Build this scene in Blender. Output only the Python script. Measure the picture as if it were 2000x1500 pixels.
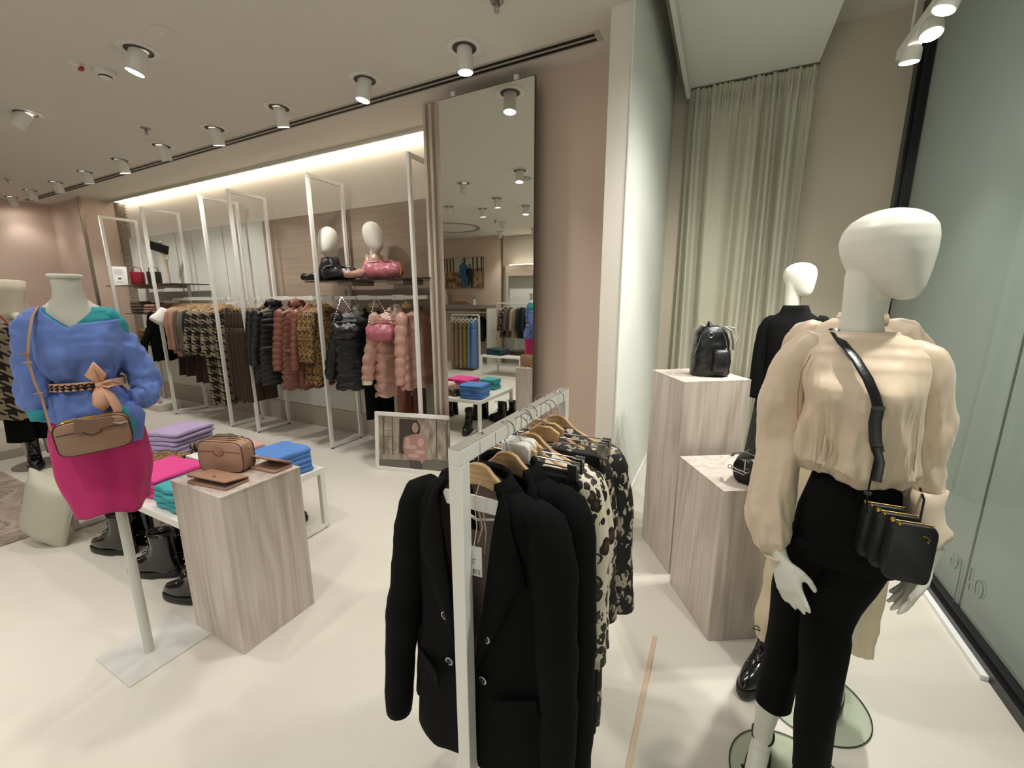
import bpy, bmesh, math, random
from mathutils import Vector, Matrix, noise, Euler
PI = math.pi
sc = bpy.context.scene
COL = sc.collection
for o in list(bpy.data.objects): bpy.data.objects.remove(o)

# ---------------------------------------------------------------- camera
cam_d = bpy.data.cameras.new('camera'); cam = bpy.data.objects.new('camera', cam_d); COL.objects.link(cam)
cam_d.sensor_width = 36; cam_d.lens = 803.97/2000*36; cam_d.clip_start = .02; cam_d.clip_end = 100
YAW, PIT, ROL = .463664, -.1987, .002612
Mc = Matrix.Rotation(YAW, 3, 'Z') @ Matrix.Rotation(PIT, 3, 'X') @ Matrix.Rotation(ROL, 3, 'Y')
r_, f_, u_ = Mc.col[0], Mc.col[1], Mc.col[2]
cam.matrix_world = Matrix(((r_[0], u_[0], -f_[0], 0), (r_[1], u_[1], -f_[1], 0), (r_[2], u_[2], -f_[2], 1.56), (0, 0, 0, 1)))
sc.camera = cam

# ---------------------------------------------------------------- world, exposure
w = bpy.data.worlds.new('world'); sc.world = w; w.use_nodes = True
w.node_tree.nodes['Background'].inputs[0].default_value = (.95, .93, .88, 1)
w.node_tree.nodes['Background'].inputs[1].default_value = .05
sc.view_settings.view_transform = 'Standard'; sc.view_settings.look = 'None'
sc.view_settings.exposure = 0.86; sc.view_settings.gamma = 1; sc.view_settings.use_curve_mapping = False
LAMP_W = 26.5          # each ceiling downlight
TRACK_W = 52.0         # each window spotlight
LED_E = 9.0
WARM = (1.0, .97, .935)
COOLW = (1.0, .99, .93)

# ---------------------------------------------------------------- helpers
def S(h):
    h = h.lstrip('#'); c = [int(h[i:i+2], 16)/255 for i in (0, 2, 4)]
    return tuple((x/12.92 if x <= .04045 else ((x+.055)/1.055)**2.4) for x in c) + (1,)
V = Vector
rnd = random.Random(7)

def nm(name):
    m = bpy.data.materials.new(name); m.use_nodes = True
    nt = m.node_tree; b = nt.nodes['Principled BSDF']
    return m, nt, b, nt.nodes.new, nt.links.new
def coords(nt, scale=(1, 1, 1), rot=(0, 0, 0), kind='Object'):
    t = nt.nodes.new('ShaderNodeTexCoord'); mp = nt.nodes.new('ShaderNodeMapping')
    mp.inputs['Scale'].default_value = scale; mp.inputs['Rotation'].default_value = rot
    nt.links.new(t.outputs[kind], mp.inputs[0]); return mp.outputs[0]
def add_bump(nt, b, src, strength=.3, dist=.004):
    bp = nt.nodes.new('ShaderNodeBump'); bp.inputs['Strength'].default_value = strength; bp.inputs['Distance'].default_value = dist
    nt.links.new(src, bp.inputs['Height']); nt.links.new(bp.outputs[0], b.inputs['Normal'])
def mat(name, col, rough=.55, metal=0, bump=None, var=None, coat=0, sheen=0, spec=.5, emis=0):
    """plain material with optional fine bump (scale, strength) and colour variation (scale, amount)"""
    m, nt, b, N, L = nm(name)
    c = S(col) if isinstance(col, str) else col
    b.inputs['Base Color'].default_value = c; b.inputs['Roughness'].default_value = rough
    b.inputs['Metallic'].default_value = metal; b.inputs['Coat Weight'].default_value = coat
    b.inputs['Sheen Weight'].default_value = sheen; b.inputs['Specular IOR Level'].default_value = spec
    if emis:
        b.inputs['Emission Color'].default_value = c; b.inputs['Emission Strength'].default_value = emis
    if bump:
        n = N('ShaderNodeTexNoise'); n.inputs['Scale'].default_value = bump[0]; n.inputs['Detail'].default_value = 4
        L(coords(nt, bump[2] if len(bump) > 2 else (1, 1, 1)), n.inputs['Vector']); add_bump(nt, b, n.outputs[0], bump[1])
    if var:
        n = N('ShaderNodeTexNoise'); n.inputs['Scale'].default_value = var[0]; n.inputs['Detail'].default_value = 3
        L(coords(nt, var[2] if len(var) > 2 else (1, 1, 1)), n.inputs['Vector'])
        mx = N('ShaderNodeMix'); mx.data_type = 'RGBA'
        mx.inputs[6].default_value = tuple(x*(1-var[1]) for x in c[:3])+(1,); mx.inputs[7].default_value = tuple(min(1, x*(1+var[1])) for x in c[:3])+(1,)
        L(n.outputs[0], mx.inputs[0]); L(mx.outputs[2], b.inputs['Base Color'])
    return m
def math_(nt, op, a, bb=None, c=None):
    n = nt.nodes.new('ShaderNodeMath'); n.operation = op
    for i, v in enumerate((a, bb, c)):
        if v is None: continue
        if isinstance(v, (int, float)): n.inputs[i].default_value = v
        else: nt.links.new(v, n.inputs[i])
    return n.outputs[0]
def ramp(nt, src, stops, interp='LINEAR'):
    r = nt.nodes.new('ShaderNodeValToRGB'); r.color_ramp.interpolation = interp
    e = r.color_ramp.elements
    while len(e) < len(stops): e.new(.5)
    for i, (p, c) in enumerate(stops): e[i].position = p; e[i].color = S(c) if isinstance(c, str) else c
    nt.links.new(src, r.inputs[0]); return r.outputs[0]
def mixc(nt, f, a, b):
    mx = nt.nodes.new('ShaderNodeMix'); mx.data_type = 'RGBA'
    if isinstance(f, (int, float)): mx.inputs[0].default_value = f
    else: nt.links.new(f, mx.inputs[0])
    for i, v in ((6, a), (7, b)):
        if isinstance(v, str): mx.inputs[i].default_value = S(v)
        else: nt.links.new(v, mx.inputs[i])
    return mx.outputs[2]
def wood(name, c1, c2, c3, rough=.45, axis=2, sc_=1.0, rings=.10):
    m, nt, b, N, L = nm(name)
    ax_ = lambda a, l: tuple(l if i == axis else a for i in range(3))
    v = coords(nt, ax_(3.2*sc_, .42*sc_))
    n = N('ShaderNodeTexNoise'); n.inputs['Scale'].default_value = 1.2; n.inputs['Detail'].default_value = 2; L(v, n.inputs['Vector'])
    # cathedral rings out of a slowly varying field
    ringv = math_(nt, 'SINE', math_(nt, 'MULTIPLY', n.outputs[0], 62))
    n2 = N('ShaderNodeTexNoise'); n2.inputs['Scale'].default_value = 1; n2.inputs['Detail'].default_value = 5; L(coords(nt, ax_(70*sc_, 1.6*sc_)), n2.inputs['Vector'])
    n3 = N('ShaderNodeTexNoise'); n3.inputs['Scale'].default_value = 2.1; n3.inputs['Detail'].default_value = 1; L(coords(nt, ax_(3, .5)), n3.inputs['Vector'])
    f = math_(nt, 'ADD', math_(nt, 'MULTIPLY', ringv, rings), math_(nt, 'ADD', math_(nt, 'MULTIPLY', n2.outputs[0], .75), math_(nt, 'MULTIPLY', n3.outputs[0], .35)))
    L(ramp(nt, f, [(.3, c1), (.52, c2), (.78, c3)]), b.inputs['Base Color'])
    b.inputs['Roughness'].default_value = rough
    add_bump(nt, b, n2.outputs[0], .06, .002)
    return m
def leopard(name, base, ring, centre, scale=28, rough=.7, fill=.42, r0=.17, breaks=.42, sheen=0):
    m, nt, b, N, L = nm(name)
    v = coords(nt, (1, 1, .8))
    n = N('ShaderNodeTexNoise'); n.inputs['Scale'].default_value = scale*1.3; L(v, n.inputs['Vector'])
    vm = N('ShaderNodeVectorMath'); vm.operation = 'MULTIPLY_ADD'
    L(n.outputs['Color'], vm.inputs[0]); vm.inputs[1].default_value = (.55/scale,)*3; L(v, vm.inputs[2])
    vo = N('ShaderNodeTexVoronoi'); vo.inputs['Scale'].default_value = scale; L(vm.outputs[0], vo.inputs['Vector'])
    n2 = N('ShaderNodeTexNoise'); n2.inputs['Scale'].default_value = scale*1.1; L(v, n2.inputs['Vector'])
    d = vo.outputs['Distance']
    inside = math_(nt, 'LESS_THAN', d, fill)
    core = math_(nt, 'LESS_THAN', d, r0)
    brk = math_(nt, 'GREATER_THAN', n2.outputs[0], breaks)
    ringm = math_(nt, 'MULTIPLY', inside, brk)
    c = mixc(nt, ringm, base, ring); c = mixc(nt, core, c, centre)
    L(c, b.inputs['Base Color']); b.inputs['Roughness'].default_value = rough; b.inputs['Sheen Weight'].default_value = sheen
    return m
def houndstooth(name, ca, cb, cell=.06, axes=(1, 2)):
    """cell = repeat in metres, drawn in the garment's own y (across) and z (down)"""
    m, nt, b, N, L = nm(name)
    sp = N('ShaderNodeSeparateXYZ'); L(coords(nt, (1/cell,)*3), sp.inputs[0])
    u, v = sp.outputs[axes[0]], sp.outputs[axes[1]]
    fu = math_(nt, 'FRACT', u); fv = math_(nt, 'FRACT', v)
    a = math_(nt, 'GREATER_THAN', fu, .5); c = math_(nt, 'GREATER_THAN', fv, .5)
    dg = math_(nt, 'GREATER_THAN', math_(nt, 'FRACT', math_(nt, 'MULTIPLY', math_(nt, 'ADD', u, v), 2)), .5)
    same = math_(nt, 'SUBTRACT', 1, math_(nt, 'ABSOLUTE', math_(nt, 'SUBTRACT', a, c)))
    f = math_(nt, 'ADD', math_(nt, 'MULTIPLY', same, a), math_(nt, 'MULTIPLY', math_(nt, 'SUBTRACT', 1, same), dg))
    L(mixc(nt, f, ca, cb), b.inputs['Base Color']); b.inputs['Roughness'].default_value = .9
    n = N('ShaderNodeTexNoise'); n.inputs['Scale'].default_value = 400; L(coords(nt), n.inputs['Vector']); add_bump(nt, b, n.outputs[0], .3)
    return m

# ---------------------------------------------------------------- mesh builder
class MB:
    def __init__(s): s.bm = bmesh.new(); s.mi = 0
    def _f(s, vs):
        try:
            f = s.bm.faces.new(vs); f.material_index = s.mi; return f
        except ValueError: return None
    def box(s, c, d, rot=None, taper=1):
        M = Matrix.Translation(V(c)) @ (rot.to_4x4() if rot else Matrix.Identity(4))
        x, y, z = d[0]/2, d[1]/2, d[2]/2
        vs = [s.bm.verts.new(M @ V((sx*x*(taper if sz > 0 else 1), sy*y*(taper if sz > 0 else 1), sz*z))) for sz in (-1, 1) for sx, sy in ((-1, -1), (1, -1), (1, 1), (-1, 1))]
        for q in ((3, 2, 1, 0), (4, 5, 6, 7), (0, 1, 5, 4), (1, 2, 6, 5), (2, 3, 7, 6), (3, 0, 4, 7)): s._f([vs[i] for i in q])
        return s
    def span(s, a, b_): return s.box([(a[i]+b_[i])/2 for i in range(3)], [abs(b_[i]-a[i]) for i in range(3)])
    def loft(s, rings, cap0=True, cap1=True, closed=True):
        R = [[s.bm.verts.new(V(p)) for p in r] for r in rings]
        n = len(R[0])
        for a, b_ in zip(R, R[1:]):
            for i in range(n if closed else n-1): s._f([a[i], a[(i+1) % n], b_[(i+1) % n], b_[i]])
        if cap0 and closed: s._f(R[0][::-1])
        if cap1 and closed: s._f(R[-1])
        return s
    def tube(s, pts, rad, n=8, flat=1.0, up=None, closed=False):
        pts = [V(p) for p in pts]; m = len(pts)
        if not hasattr(rad, '__len__'): rad = [rad]*m
        rings = []; prev = None
        for i, p in enumerate(pts):
            t = (pts[(i+1) % m]-pts[i-1]) if closed else (pts[min(i+1, m-1)]-pts[max(i-1, 0)])
            t.normalize()
            if prev is None:
                a = V(up) if up else (V((0, 0, 1)) if abs(t.z) < .9 else V((0, 1, 0)))
                prev = (a-t*a.dot(t)).normalized()
            else: prev = (prev-t*prev.dot(t)).normalized()
            q = t.cross(prev); r = rad[i]
            rings.append([p+prev*math.cos(2*PI*k/n)*r*flat+q*math.sin(2*PI*k/n)*r for k in range(n)])
        if closed: rings.append(rings[0])
        return s.loft(rings, not closed, not closed)
    def lathe(s, prof, c=(0, 0, 0), n=24, M=None, cap=True):
        rings = []
        for r, z in prof:
            ring = [V((r*math.cos(2*PI*k/n), r*math.sin(2*PI*k/n), z)) for k in range(n)]
            rings.append([(M @ p if M else p)+V(c) for p in ring])
        return s.loft(rings, cap, cap)
    def prism(s, poly, h, M=None):
        """poly: 2-D outline in xz, thickness h along y (centred)"""
        M = M or Matrix.Identity(4)
        return s.loft([[M @ V((x, y, z)) for x, z in poly] for y in (-h/2, h/2)])
    def ball(s, c, r, n=8): 
        r = r if hasattr(r, '__len__') else (r, r, r)
        rings = [[V((c[0]+r[0]*math.sin(t)*math.cos(2*PI*k/n), c[1]+r[1]*math.sin(t)*math.sin(2*PI*k/n), c[2]-r[2]*math.cos(t))) for k in range(n)] for t in [PI*(j+.15)/(n*.6+.3-.0) for j in range(int(n*.6)+1)]]
        return s.loft(rings)
    def noise(s, amp, scale, seed=0, stretch=(1, 1, 1), fn=None):
        s.bm.normal_update()
        d = []
        for v in s.bm.verts:
            p = V((v.co.x*stretch[0], v.co.y*stretch[1], v.co.z*stretch[2]))*scale+V((seed*7.3, seed*3.1, seed*1.7))
            k = noise.noise(p)+.5*noise.noise(p*2.1)
            d.append(v.normal*amp*k*(fn(v.co) if fn else 1))
        for v, k in zip(s.bm.verts, d): v.co += k
        return s
    def wrinkle(s, amp, scale, seed=0, stretch=(1, 1, 1), fn=None, sharp=2.2, rim=0):
        """cloth folds: soft ridges and creases pushed along the normals"""
        s.bm.normal_update(); d = []
        for v in s.bm.verts:
            p = V((v.co.x*stretch[0], v.co.y*stretch[1], v.co.z*stretch[2]))*scale+V((seed*5.1, seed*2.7, seed*1.3))
            a = noise.noise(p+V((noise.noise(p*.7)*.8,)*3)); b_ = noise.noise(p*2.2+V((9, 3, 1)))
            k = (1-abs(a)*sharp)*.7+(1-abs(b_)*sharp)*.3-.35
            d.append(v.normal*amp*k*(fn(v.co) if fn else 1))
        for v, k in zip(s.bm.verts, d): v.co += k
        return s
    def xform(s, M):
        bmesh.ops.transform(s.bm, matrix=M, verts=s.bm.verts); return s
    def obj(s, name, m, parent=None, smooth=40, bevel=0, sub=0, solid=0, remesh=0, offs=0, kind=None):
        bmesh.ops.recalc_face_normals(s.bm, faces=s.bm.faces)
        me = bpy.data.meshes.new(name); s.bm.to_mesh(me); s.bm.free()
        o = bpy.data.objects.new(name, me); COL.objects.link(o)
        for q in (m if isinstance(m, (list, tuple)) else [m]): me.materials.append(q)
        if smooth:
            me.shade_smooth()
            if smooth < 180: me.set_sharp_from_angle(angle=math.radians(smooth))
        if remesh:
            k = o.modifiers.new('r', 'REMESH'); k.mode = 'VOXEL'; k.voxel_size = remesh; k.use_smooth_shade = True
            k = o.modifiers.new('s', 'SMOOTH'); k.factor = .5; k.iterations = 6
        if solid:
            k = o.modifiers.new('so', 'SOLIDIFY'); k.thickness = solid; k.offset = 1 if solid < 0 else -1; k.thickness = abs(solid); k.material_offset = offs
        if bevel:
            k = o.modifiers.new('b', 'BEVEL'); k.width = bevel; k.segments = 2; k.limit_method = 'ANGLE'; k.harden_normals = False
        if sub:
            k = o.modifiers.new('ss', 'SUBSURF'); k.levels = sub; k.render_levels = sub
        if parent is not None: o.parent = parent
        if kind: o['kind'] = kind
        return o

def thing(name, label, cat, loc=(0, 0, 0), rz=0, group=None, rot=None):
    o = bpy.data.objects.new(name, None); COL.objects.link(o); o.empty_display_size = .05
    o.location = loc; o.rotation_euler = rot if rot else (0, 0, rz)
    o['label'] = label; o['category'] = cat
    if group: o['group'] = group
    return o
def tag(o, label, cat, group=None):
    o['label'] = label; o['category'] = cat
    if group: o['group'] = group
    return o
def struct(name, mb, m, **k):
    o = mb.obj(name, m, kind='structure', **k); return o
def dup(root, loc=None, rz=None, label=None, group=None, rot=None):
    r = root.copy(); COL.objects.link(r)
    if loc is not None: r.location = loc
    if rz is not None: r.rotation_euler = (0, 0, rz)
    if rot is not None: r.rotation_euler = rot
    if label: r['label'] = label
    if group: r['group'] = group
    for ch in list(root.children):
        c = ch.copy(); COL.objects.link(c); c.parent = r
        for g in list(ch.children):
            d = g.copy(); COL.objects.link(d); d.parent = c
    return r
def ell(c, a, b, n=32, p=2.0, rot=0, f=None):
    """superellipse ring in the xy plane; f(theta) scales the radius. theta=-90deg is the front (-y)"""
    out = []
    for k in range(n):
        t = 2*PI*k/n; cs, sn = math.cos(t), math.sin(t)
        x = a*math.copysign(abs(cs)**(2/p), cs); y = b*math.copysign(abs(sn)**(2/p), sn)
        if f: q = f(t); x *= q; y *= q
        out.append(V((c[0]+x*math.cos(rot)-y*math.sin(rot), c[1]+x*math.sin(rot)+y*math.cos(rot), c[2])))
    return out
def lerp_keys(keys, t):
    """keys: sorted list of (t, v0, v1...) -> smooth interpolated values"""
    if t <= keys[0][0]: return keys[0][1:]
    for a, b in zip(keys, keys[1:]):
        if t <= b[0]:
            u = (t-a[0])/(b[0]-a[0]+1e-9); u = u*u*(3-2*u)*.5+u*.5
            return [p+(q-p)*u for p, q in zip(a[1:], b[1:])]
    return keys[-1][1:]
def thin_glass(name, tint, base=.05, rough=0.0):
    """clear pane: see-through with a facing-dependent mirror reflection, the same from both sides"""
    m, nt, b, N, L = nm(name)
    nt.nodes.remove(b); out = nt.nodes['Material Output']
    tr = N('ShaderNodeBsdfTransparent'); gl = N('ShaderNodeBsdfGlossy'); lw = N('ShaderNodeLayerWeight'); mx = N('ShaderNodeMixShader')
    tr.inputs[0].default_value = tint; gl.inputs['Roughness'].default_value = rough; lw.inputs[0].default_value = .5
    f = math_(nt, 'ADD', math_(nt, 'MULTIPLY', math_(nt, 'POWER', lw.outputs['Facing'], 5), .8), base)
    L(f, mx.inputs[0]); L(tr.outputs[0], mx.inputs[1]); L(gl.outputs[0], mx.inputs[2]); L(mx.outputs[0], out.inputs[0])
    return m
def face_rz(fx, fy): return math.atan2(fx, -fy)
# ---------------------------------------------------------------- materials of the room
m_floor, nt, b, N, L = nm('poured_floor')
n1 = N('ShaderNodeTexNoise'); n1.inputs['Scale'].default_value = .9; n1.inputs['Detail'].default_value = 5; L(coords(nt), n1.inputs['Vector'])
n2 = N('ShaderNodeTexNoise'); n2.inputs['Scale'].default_value = 130; L(coords(nt), n2.inputs['Vector'])
L(ramp(nt, math_(nt, 'ADD', math_(nt, 'MULTIPLY', n1.outputs[0], .85), math_(nt, 'MULTIPLY', n2.outputs[0], .15)), [(.3, '#c9c3b6'), (.7, '#d8d3c7')]), b.inputs['Base Color'])
b.inputs['Roughness'].default_value = .42; b.inputs['Specular IOR Level'].default_value = .35
add_bump(nt, b, n2.outputs[0], .04, .001)
m_ceil = mat('ceiling_paint', '#d2cdc3', .9, bump=(180, .05))
m_pink = mat('blush_wall_paint', '#cbb5a5', .85, bump=(160, .06))
m_cream = mat('cream_wall_paint', '#d4cdc2', .85, bump=(160, .06))
m_white = mat('white_wall_paint', '#d9dbd2', .8, bump=(160, .05))
m_beige = mat('beige_wall_paint', '#c8bdaa', .9, bump=(160, .06))
m_panelw = mat('pale_green_white_panel', '#cfd0c6', .5, bump=(90, .03))
m_taupe = wood('taupe_wood_panel', '#978573', '#a3917f', '#ae9d8b', .5, axis=0, rings=.03)
m_plinth = mat('plinth_paint', '#b5ada0', .6)
m_vdark = mat('slot_black', '#0b0a09', .7)
m_alum = mat('vent_rail_grey', '#a7a29b', .45, metal=.6)
m_trim = mat('metal_trim', '#8c8378', .35, metal=.8)
m_wmetal = mat('white_powder_coated_steel', '#e6e3dc', .38)
m_chrome = mat('chrome', '#c9c9c9', .12, metal=1)
m_steel = mat('brushed_steel', '#9b9894', .28, metal=1)
m_gold = mat('gold_metal', '#d2ab5a', .2, metal=1)
m_black = mat('matte_black', '#0d0c0c', .5)
m_beech = wood('beech_hanger', '#b18a5e', '#c19c70', '#d0ae86', .35, axis=0, sc_=3)
m_podium = wood('pale_greige_wood', '#aa9b90', '#bfb1a6', '#cfc4ba', .42)
m_mann = mat('mannequin_white_lacquer', '#dedcd0', .38, spec=.45)
m_light = mat('lamp_lens', '#fffaf2', .4, emis=40)
m_led, nt, b, N, L = nm('led_strip')
b.inputs['Base Color'].default_value = (1, .93, .8, 1); b.inputs['Emission Color'].default_value = (1, .9, .74, 1); b.inputs['Emission Strength'].default_value = LED_E
m_lampw = mat('lamp_white', '#d9d7d0', .4)
m_dark = mat('dark_recess', '#4b463f', .8)

# ---------------------------------------------------------------- room shell
CZ = 3.13
struct('floor', MB().box((-4.1, .6, -.05), (12.8, 8.8, .1)), m_floor)
struct('ceiling', MB().span((-10.4, -3.8, CZ), (-.55, 3.9, CZ+.08)), m_ceil)
# recess with the racks
struct('wall_back', MB().span((-8.86, 3.46, 0), (-2.2, 3.56, CZ)), m_cream)
pan = MB()
for x0, x1 in ((-8.5, -7.16), (-7.14, -6.0), (-5.98, -5.14)): pan.span((x0, 3.415, .27), (x1, 3.46, 2.55))
for x0, x1 in ((-5.13, -3.71), (-3.69, -2.35)): pan.span((x0, 3.415, .27), (x1, 3.46, 1.30))
struct('wall_panel_back', pan, m_panelw, smooth=0, bevel=.003)
pan = MB()
for x0, x1 in ((-5.13, -3.71), (-3.69, -2.35)): pan.span((x0, 3.41, 1.31), (x1, 3.46, 2.53))
struct('wall_panel_wood', pan, m_taupe, smooth=0, bevel=.003)
struct('baseboard_back', MB().span((-8.86, 3.43, 0), (-2.2, 3.46, .26)), m_plinth)
struct('trim_led_cove', MB().span((-8.86, 3.36, CZ-.03), (-2.2, 3.385, CZ)), m_ceil)
led = tag(MB().span((-8.68, 3.387, CZ-.028), (-2.2, 3.412, CZ-.004)).obj('led_strip_light', m_led), 'long glowing white light line along ceiling above the wall racks', 'strip light')
# blush walls either side of the recess
struct('wall_blush_left', MB().span((-10.3, 3.06, 0), (-8.86, 3.56, CZ)), m_pink)
struct('wall_blush_right', MB().span((-2.2, 3.03, 0), (-.6, 3.56, CZ)), m_pink)
struct('wall_left', MB().span((-10.15, -3.8, 0), (-10.05, 3.1, CZ)), m_pink)
struct('trim_1', MB().span((-8.885, 3.02, 0), (-8.86, 3.06, CZ)), m_trim)
t2 = MB(); t2.span((-2.32, 3.03, 0), (-2.2, 3.06, CZ-.02)); t2.span((-2.30, 2.99, 0), (-2.275, 3.03, CZ-.02)); t2.span((-2.24, 2.99, 0), (-2.215, 3.03, CZ-.02))
struct('trim_2', t2, mat('warm_trim', '#cfc2b2', .45))
# perforated strip
m_perf, nt, b, N, L = nm('perforated_strip')
br = N('ShaderNodeTexBrick'); L(coords(nt, (1, 1, 1), (PI/2, 0, 0)), br.inputs['Vector']); br.inputs['Scale'].default_value = 1
br.inputs['Color1'].default_value = S('#4c463d'); br.inputs['Color2'].default_value = S('#6b6458'); br.inputs['Mortar'].default_value = S('#b7ad9c')
br.inputs['Brick Width'].default_value = .035; br.inputs['Row Height'].default_value = .022; br.inputs['Mortar Size'].default_value = .004
L(br.outputs[0], b.inputs['Base Color']); b.inputs['Roughness'].default_value = .4; b.inputs['Metallic'].default_value = .3
struct('trim_3', MB().span((-8.84, 3.44, 0), (-8.52, 3.455, CZ-.02)), m_perf)
# column and display zone
struct('wall_column', MB().span((-.675, 2.575, 0), (-.552, 3.6, CZ)), m_cream)
struct('wall_white_side', MB().span((-.552, 2.57, 0), (-.545, 4.5, 3.72)), m_white)
struct('wall_side_core', MB().span((-.675, 3.6, 0), (-.552, 4.5, 3.72)).span((-.675, 2.575, CZ), (-.552, 3.6, 3.72)), m_cream)
struct('baseboard_white', MB().span((-.545, 2.57, 0), (-.533, 4.45, .055)), mat('baseboard_white', '#e8e8e2', .4))
struct('wall_display_back', MB().span((-.552, 4.45, 0), (1.3, 4.55, 3.72)), m_beige)
struct('ceiling_display', MB().span((-.66, -3.8, 3.68), (1.3, 4.55, 3.76)), m_ceil)
struct('wall_ceiling_step', MB().span((-.66, -3.8, CZ), (-.55, 2.575, 3.68)), m_ceil)
sf = MB(); sf.span((-.40, -1.2, 3.38), (.52, 4.32, 3.40)); sf.span((-.43, -1.2, 3.30), (-.40, 4.32, 3.68)); sf.span((.50, -1.2, 3.40), (.52, 4.32, 3.68))
struct('ceiling_soffit', sf, mat('soffit_white', '#dadad3', .85))
struct('trim_4', MB().span((-.475, -1.2, 3.40), (-.43, 4.32, 3.45)), mat('beam_grey', '#8f8c82', .6))
# window
m_bf = mat('black_window_frame', '#15161a', .3)
wf = MB(); wf.span((1.13, 4.36, 0), (1.22, 4.45, 3.68)); wf.span((1.13, -3.8, 0), (1.20, 4.36, .05)); wf.span((1.13, -3.8, 3.6), (1.22, 4.36, 3.68)); wf.span((1.15, -3.8, .05), (1.18, 4.36, .075))
for y in (4.33,): wf.span((1.15, y, 0), (1.18, y+.012, 3.68))
struct('window_1_frame', wf, m_bf, smooth=0)
m_glass = thin_glass('window_glass', (.95, .98, .96, 1), .05)
gb = MB(); gb.loft([[(1.172, -3.8, .07), (1.172, -3.8, 3.6)], [(1.172, 4.36, .07), (1.172, 4.36, 3.6)]], closed=False); struct('window_1_glass', gb, m_glass)
m_board, nt, b, N, L = nm('grey_green_hoarding')
n1 = N('ShaderNodeTexNoise'); n1.inputs['Scale'].default_value = .7; n1.inputs['Detail'].default_value = 3; L(coords(nt, (1, 1, .35)), n1.inputs['Vector'])
cc = ramp(nt, n1.outputs[0], [(.3, '#8a9389'), (.7, '#99a197')]); L(cc, b.inputs['Base Color']); b.inputs['Roughness'].default_value = .6
tl_ = N('ShaderNodeBsdfTranslucent'); L(cc, tl_.inputs[0]); mxs = N('ShaderNodeMixShader'); mxs.inputs[0].default_value = .45
L(b.outputs[0], mxs.inputs[1]); L(tl_.outputs[0], mxs.inputs[2]); L(mxs.outputs[0], nt.nodes['Material Output'].inputs[0])
hb = MB()
for y0, y1 in ((-3.8, -.81), (-.80, 2.70), (2.710, 4.6)): hb.loft([[(1.24, y0, -.05), (1.24, y0, 3.72)], [(1.24, y1, -.05), (1.24, y1, 3.72)]], closed=False)
struct('wall_hoarding', hb, m_board, smooth=0)
struct('trim_9', MB().span((1.2365, 2.698, -.05), (1.239, 2.712, 3.7)), mat('board_seam', '#4f554d', .6))
struct('wall_outer', MB().span((2.4, -3.8, -.05), (2.45, 4.6, 3.72)), m_dark)
al = bpy.data.lights.new('board_backlight', 'AREA'); al.shape = 'RECTANGLE'; al.size = 3.4; al.size_y = 8; al.energy = 62; al.color = (1, 1, .97)  # unseen area light added outside to brighten the translucent hoarding from behind
ao = bpy.data.objects.new('board_backlight', al); COL.objects.link(ao); ao.location = (2.35, .4, 1.85); ao.rotation_euler = (0, PI/2, 0)
struct('trim_5', MB().span((1.105, 2.17, 0), (1.13, 2.86, .022)), mat('white_plastic_strip', '#eeeeee', .4))
# faint outlined lettering on the glass
m_let = mat('faint_lettering', '#6f766c', .6)
def stroke(pts, r=.0022): return [(1.167, y, z) for y, z in pts]
lt = thing('window_lettering', 'faint grey outlined letters low on the shop window behind the beige mannequin hand', 'sign', (0, 0, 0))
def arc(cy, cz, ry, rz, a0, a1, n=20): return [(cy+ry*math.cos(math.radians(a0+(a1-a0)*k/n)), cz+rz*math.sin(math.radians(a0+(a1-a0)*k/n))) for k in range(n+1)]
for pts in (arc(2.67, .265, .032, .038, 0, -310)+[(2.67-.03, .262), (2.67+.032, .266)], arc(2.44, .262, .03, .042, -60, 270),
            [(2.62, .31), (2.608, .30), (2.601, .2), (2.600, .05)], [(2.524, .318), (2.523, .25)], [(2.512, .245), (2.511, .21)]):
    MB().tube(stroke(pts), .0022, 5).obj('letter', m_let, lt)

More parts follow.
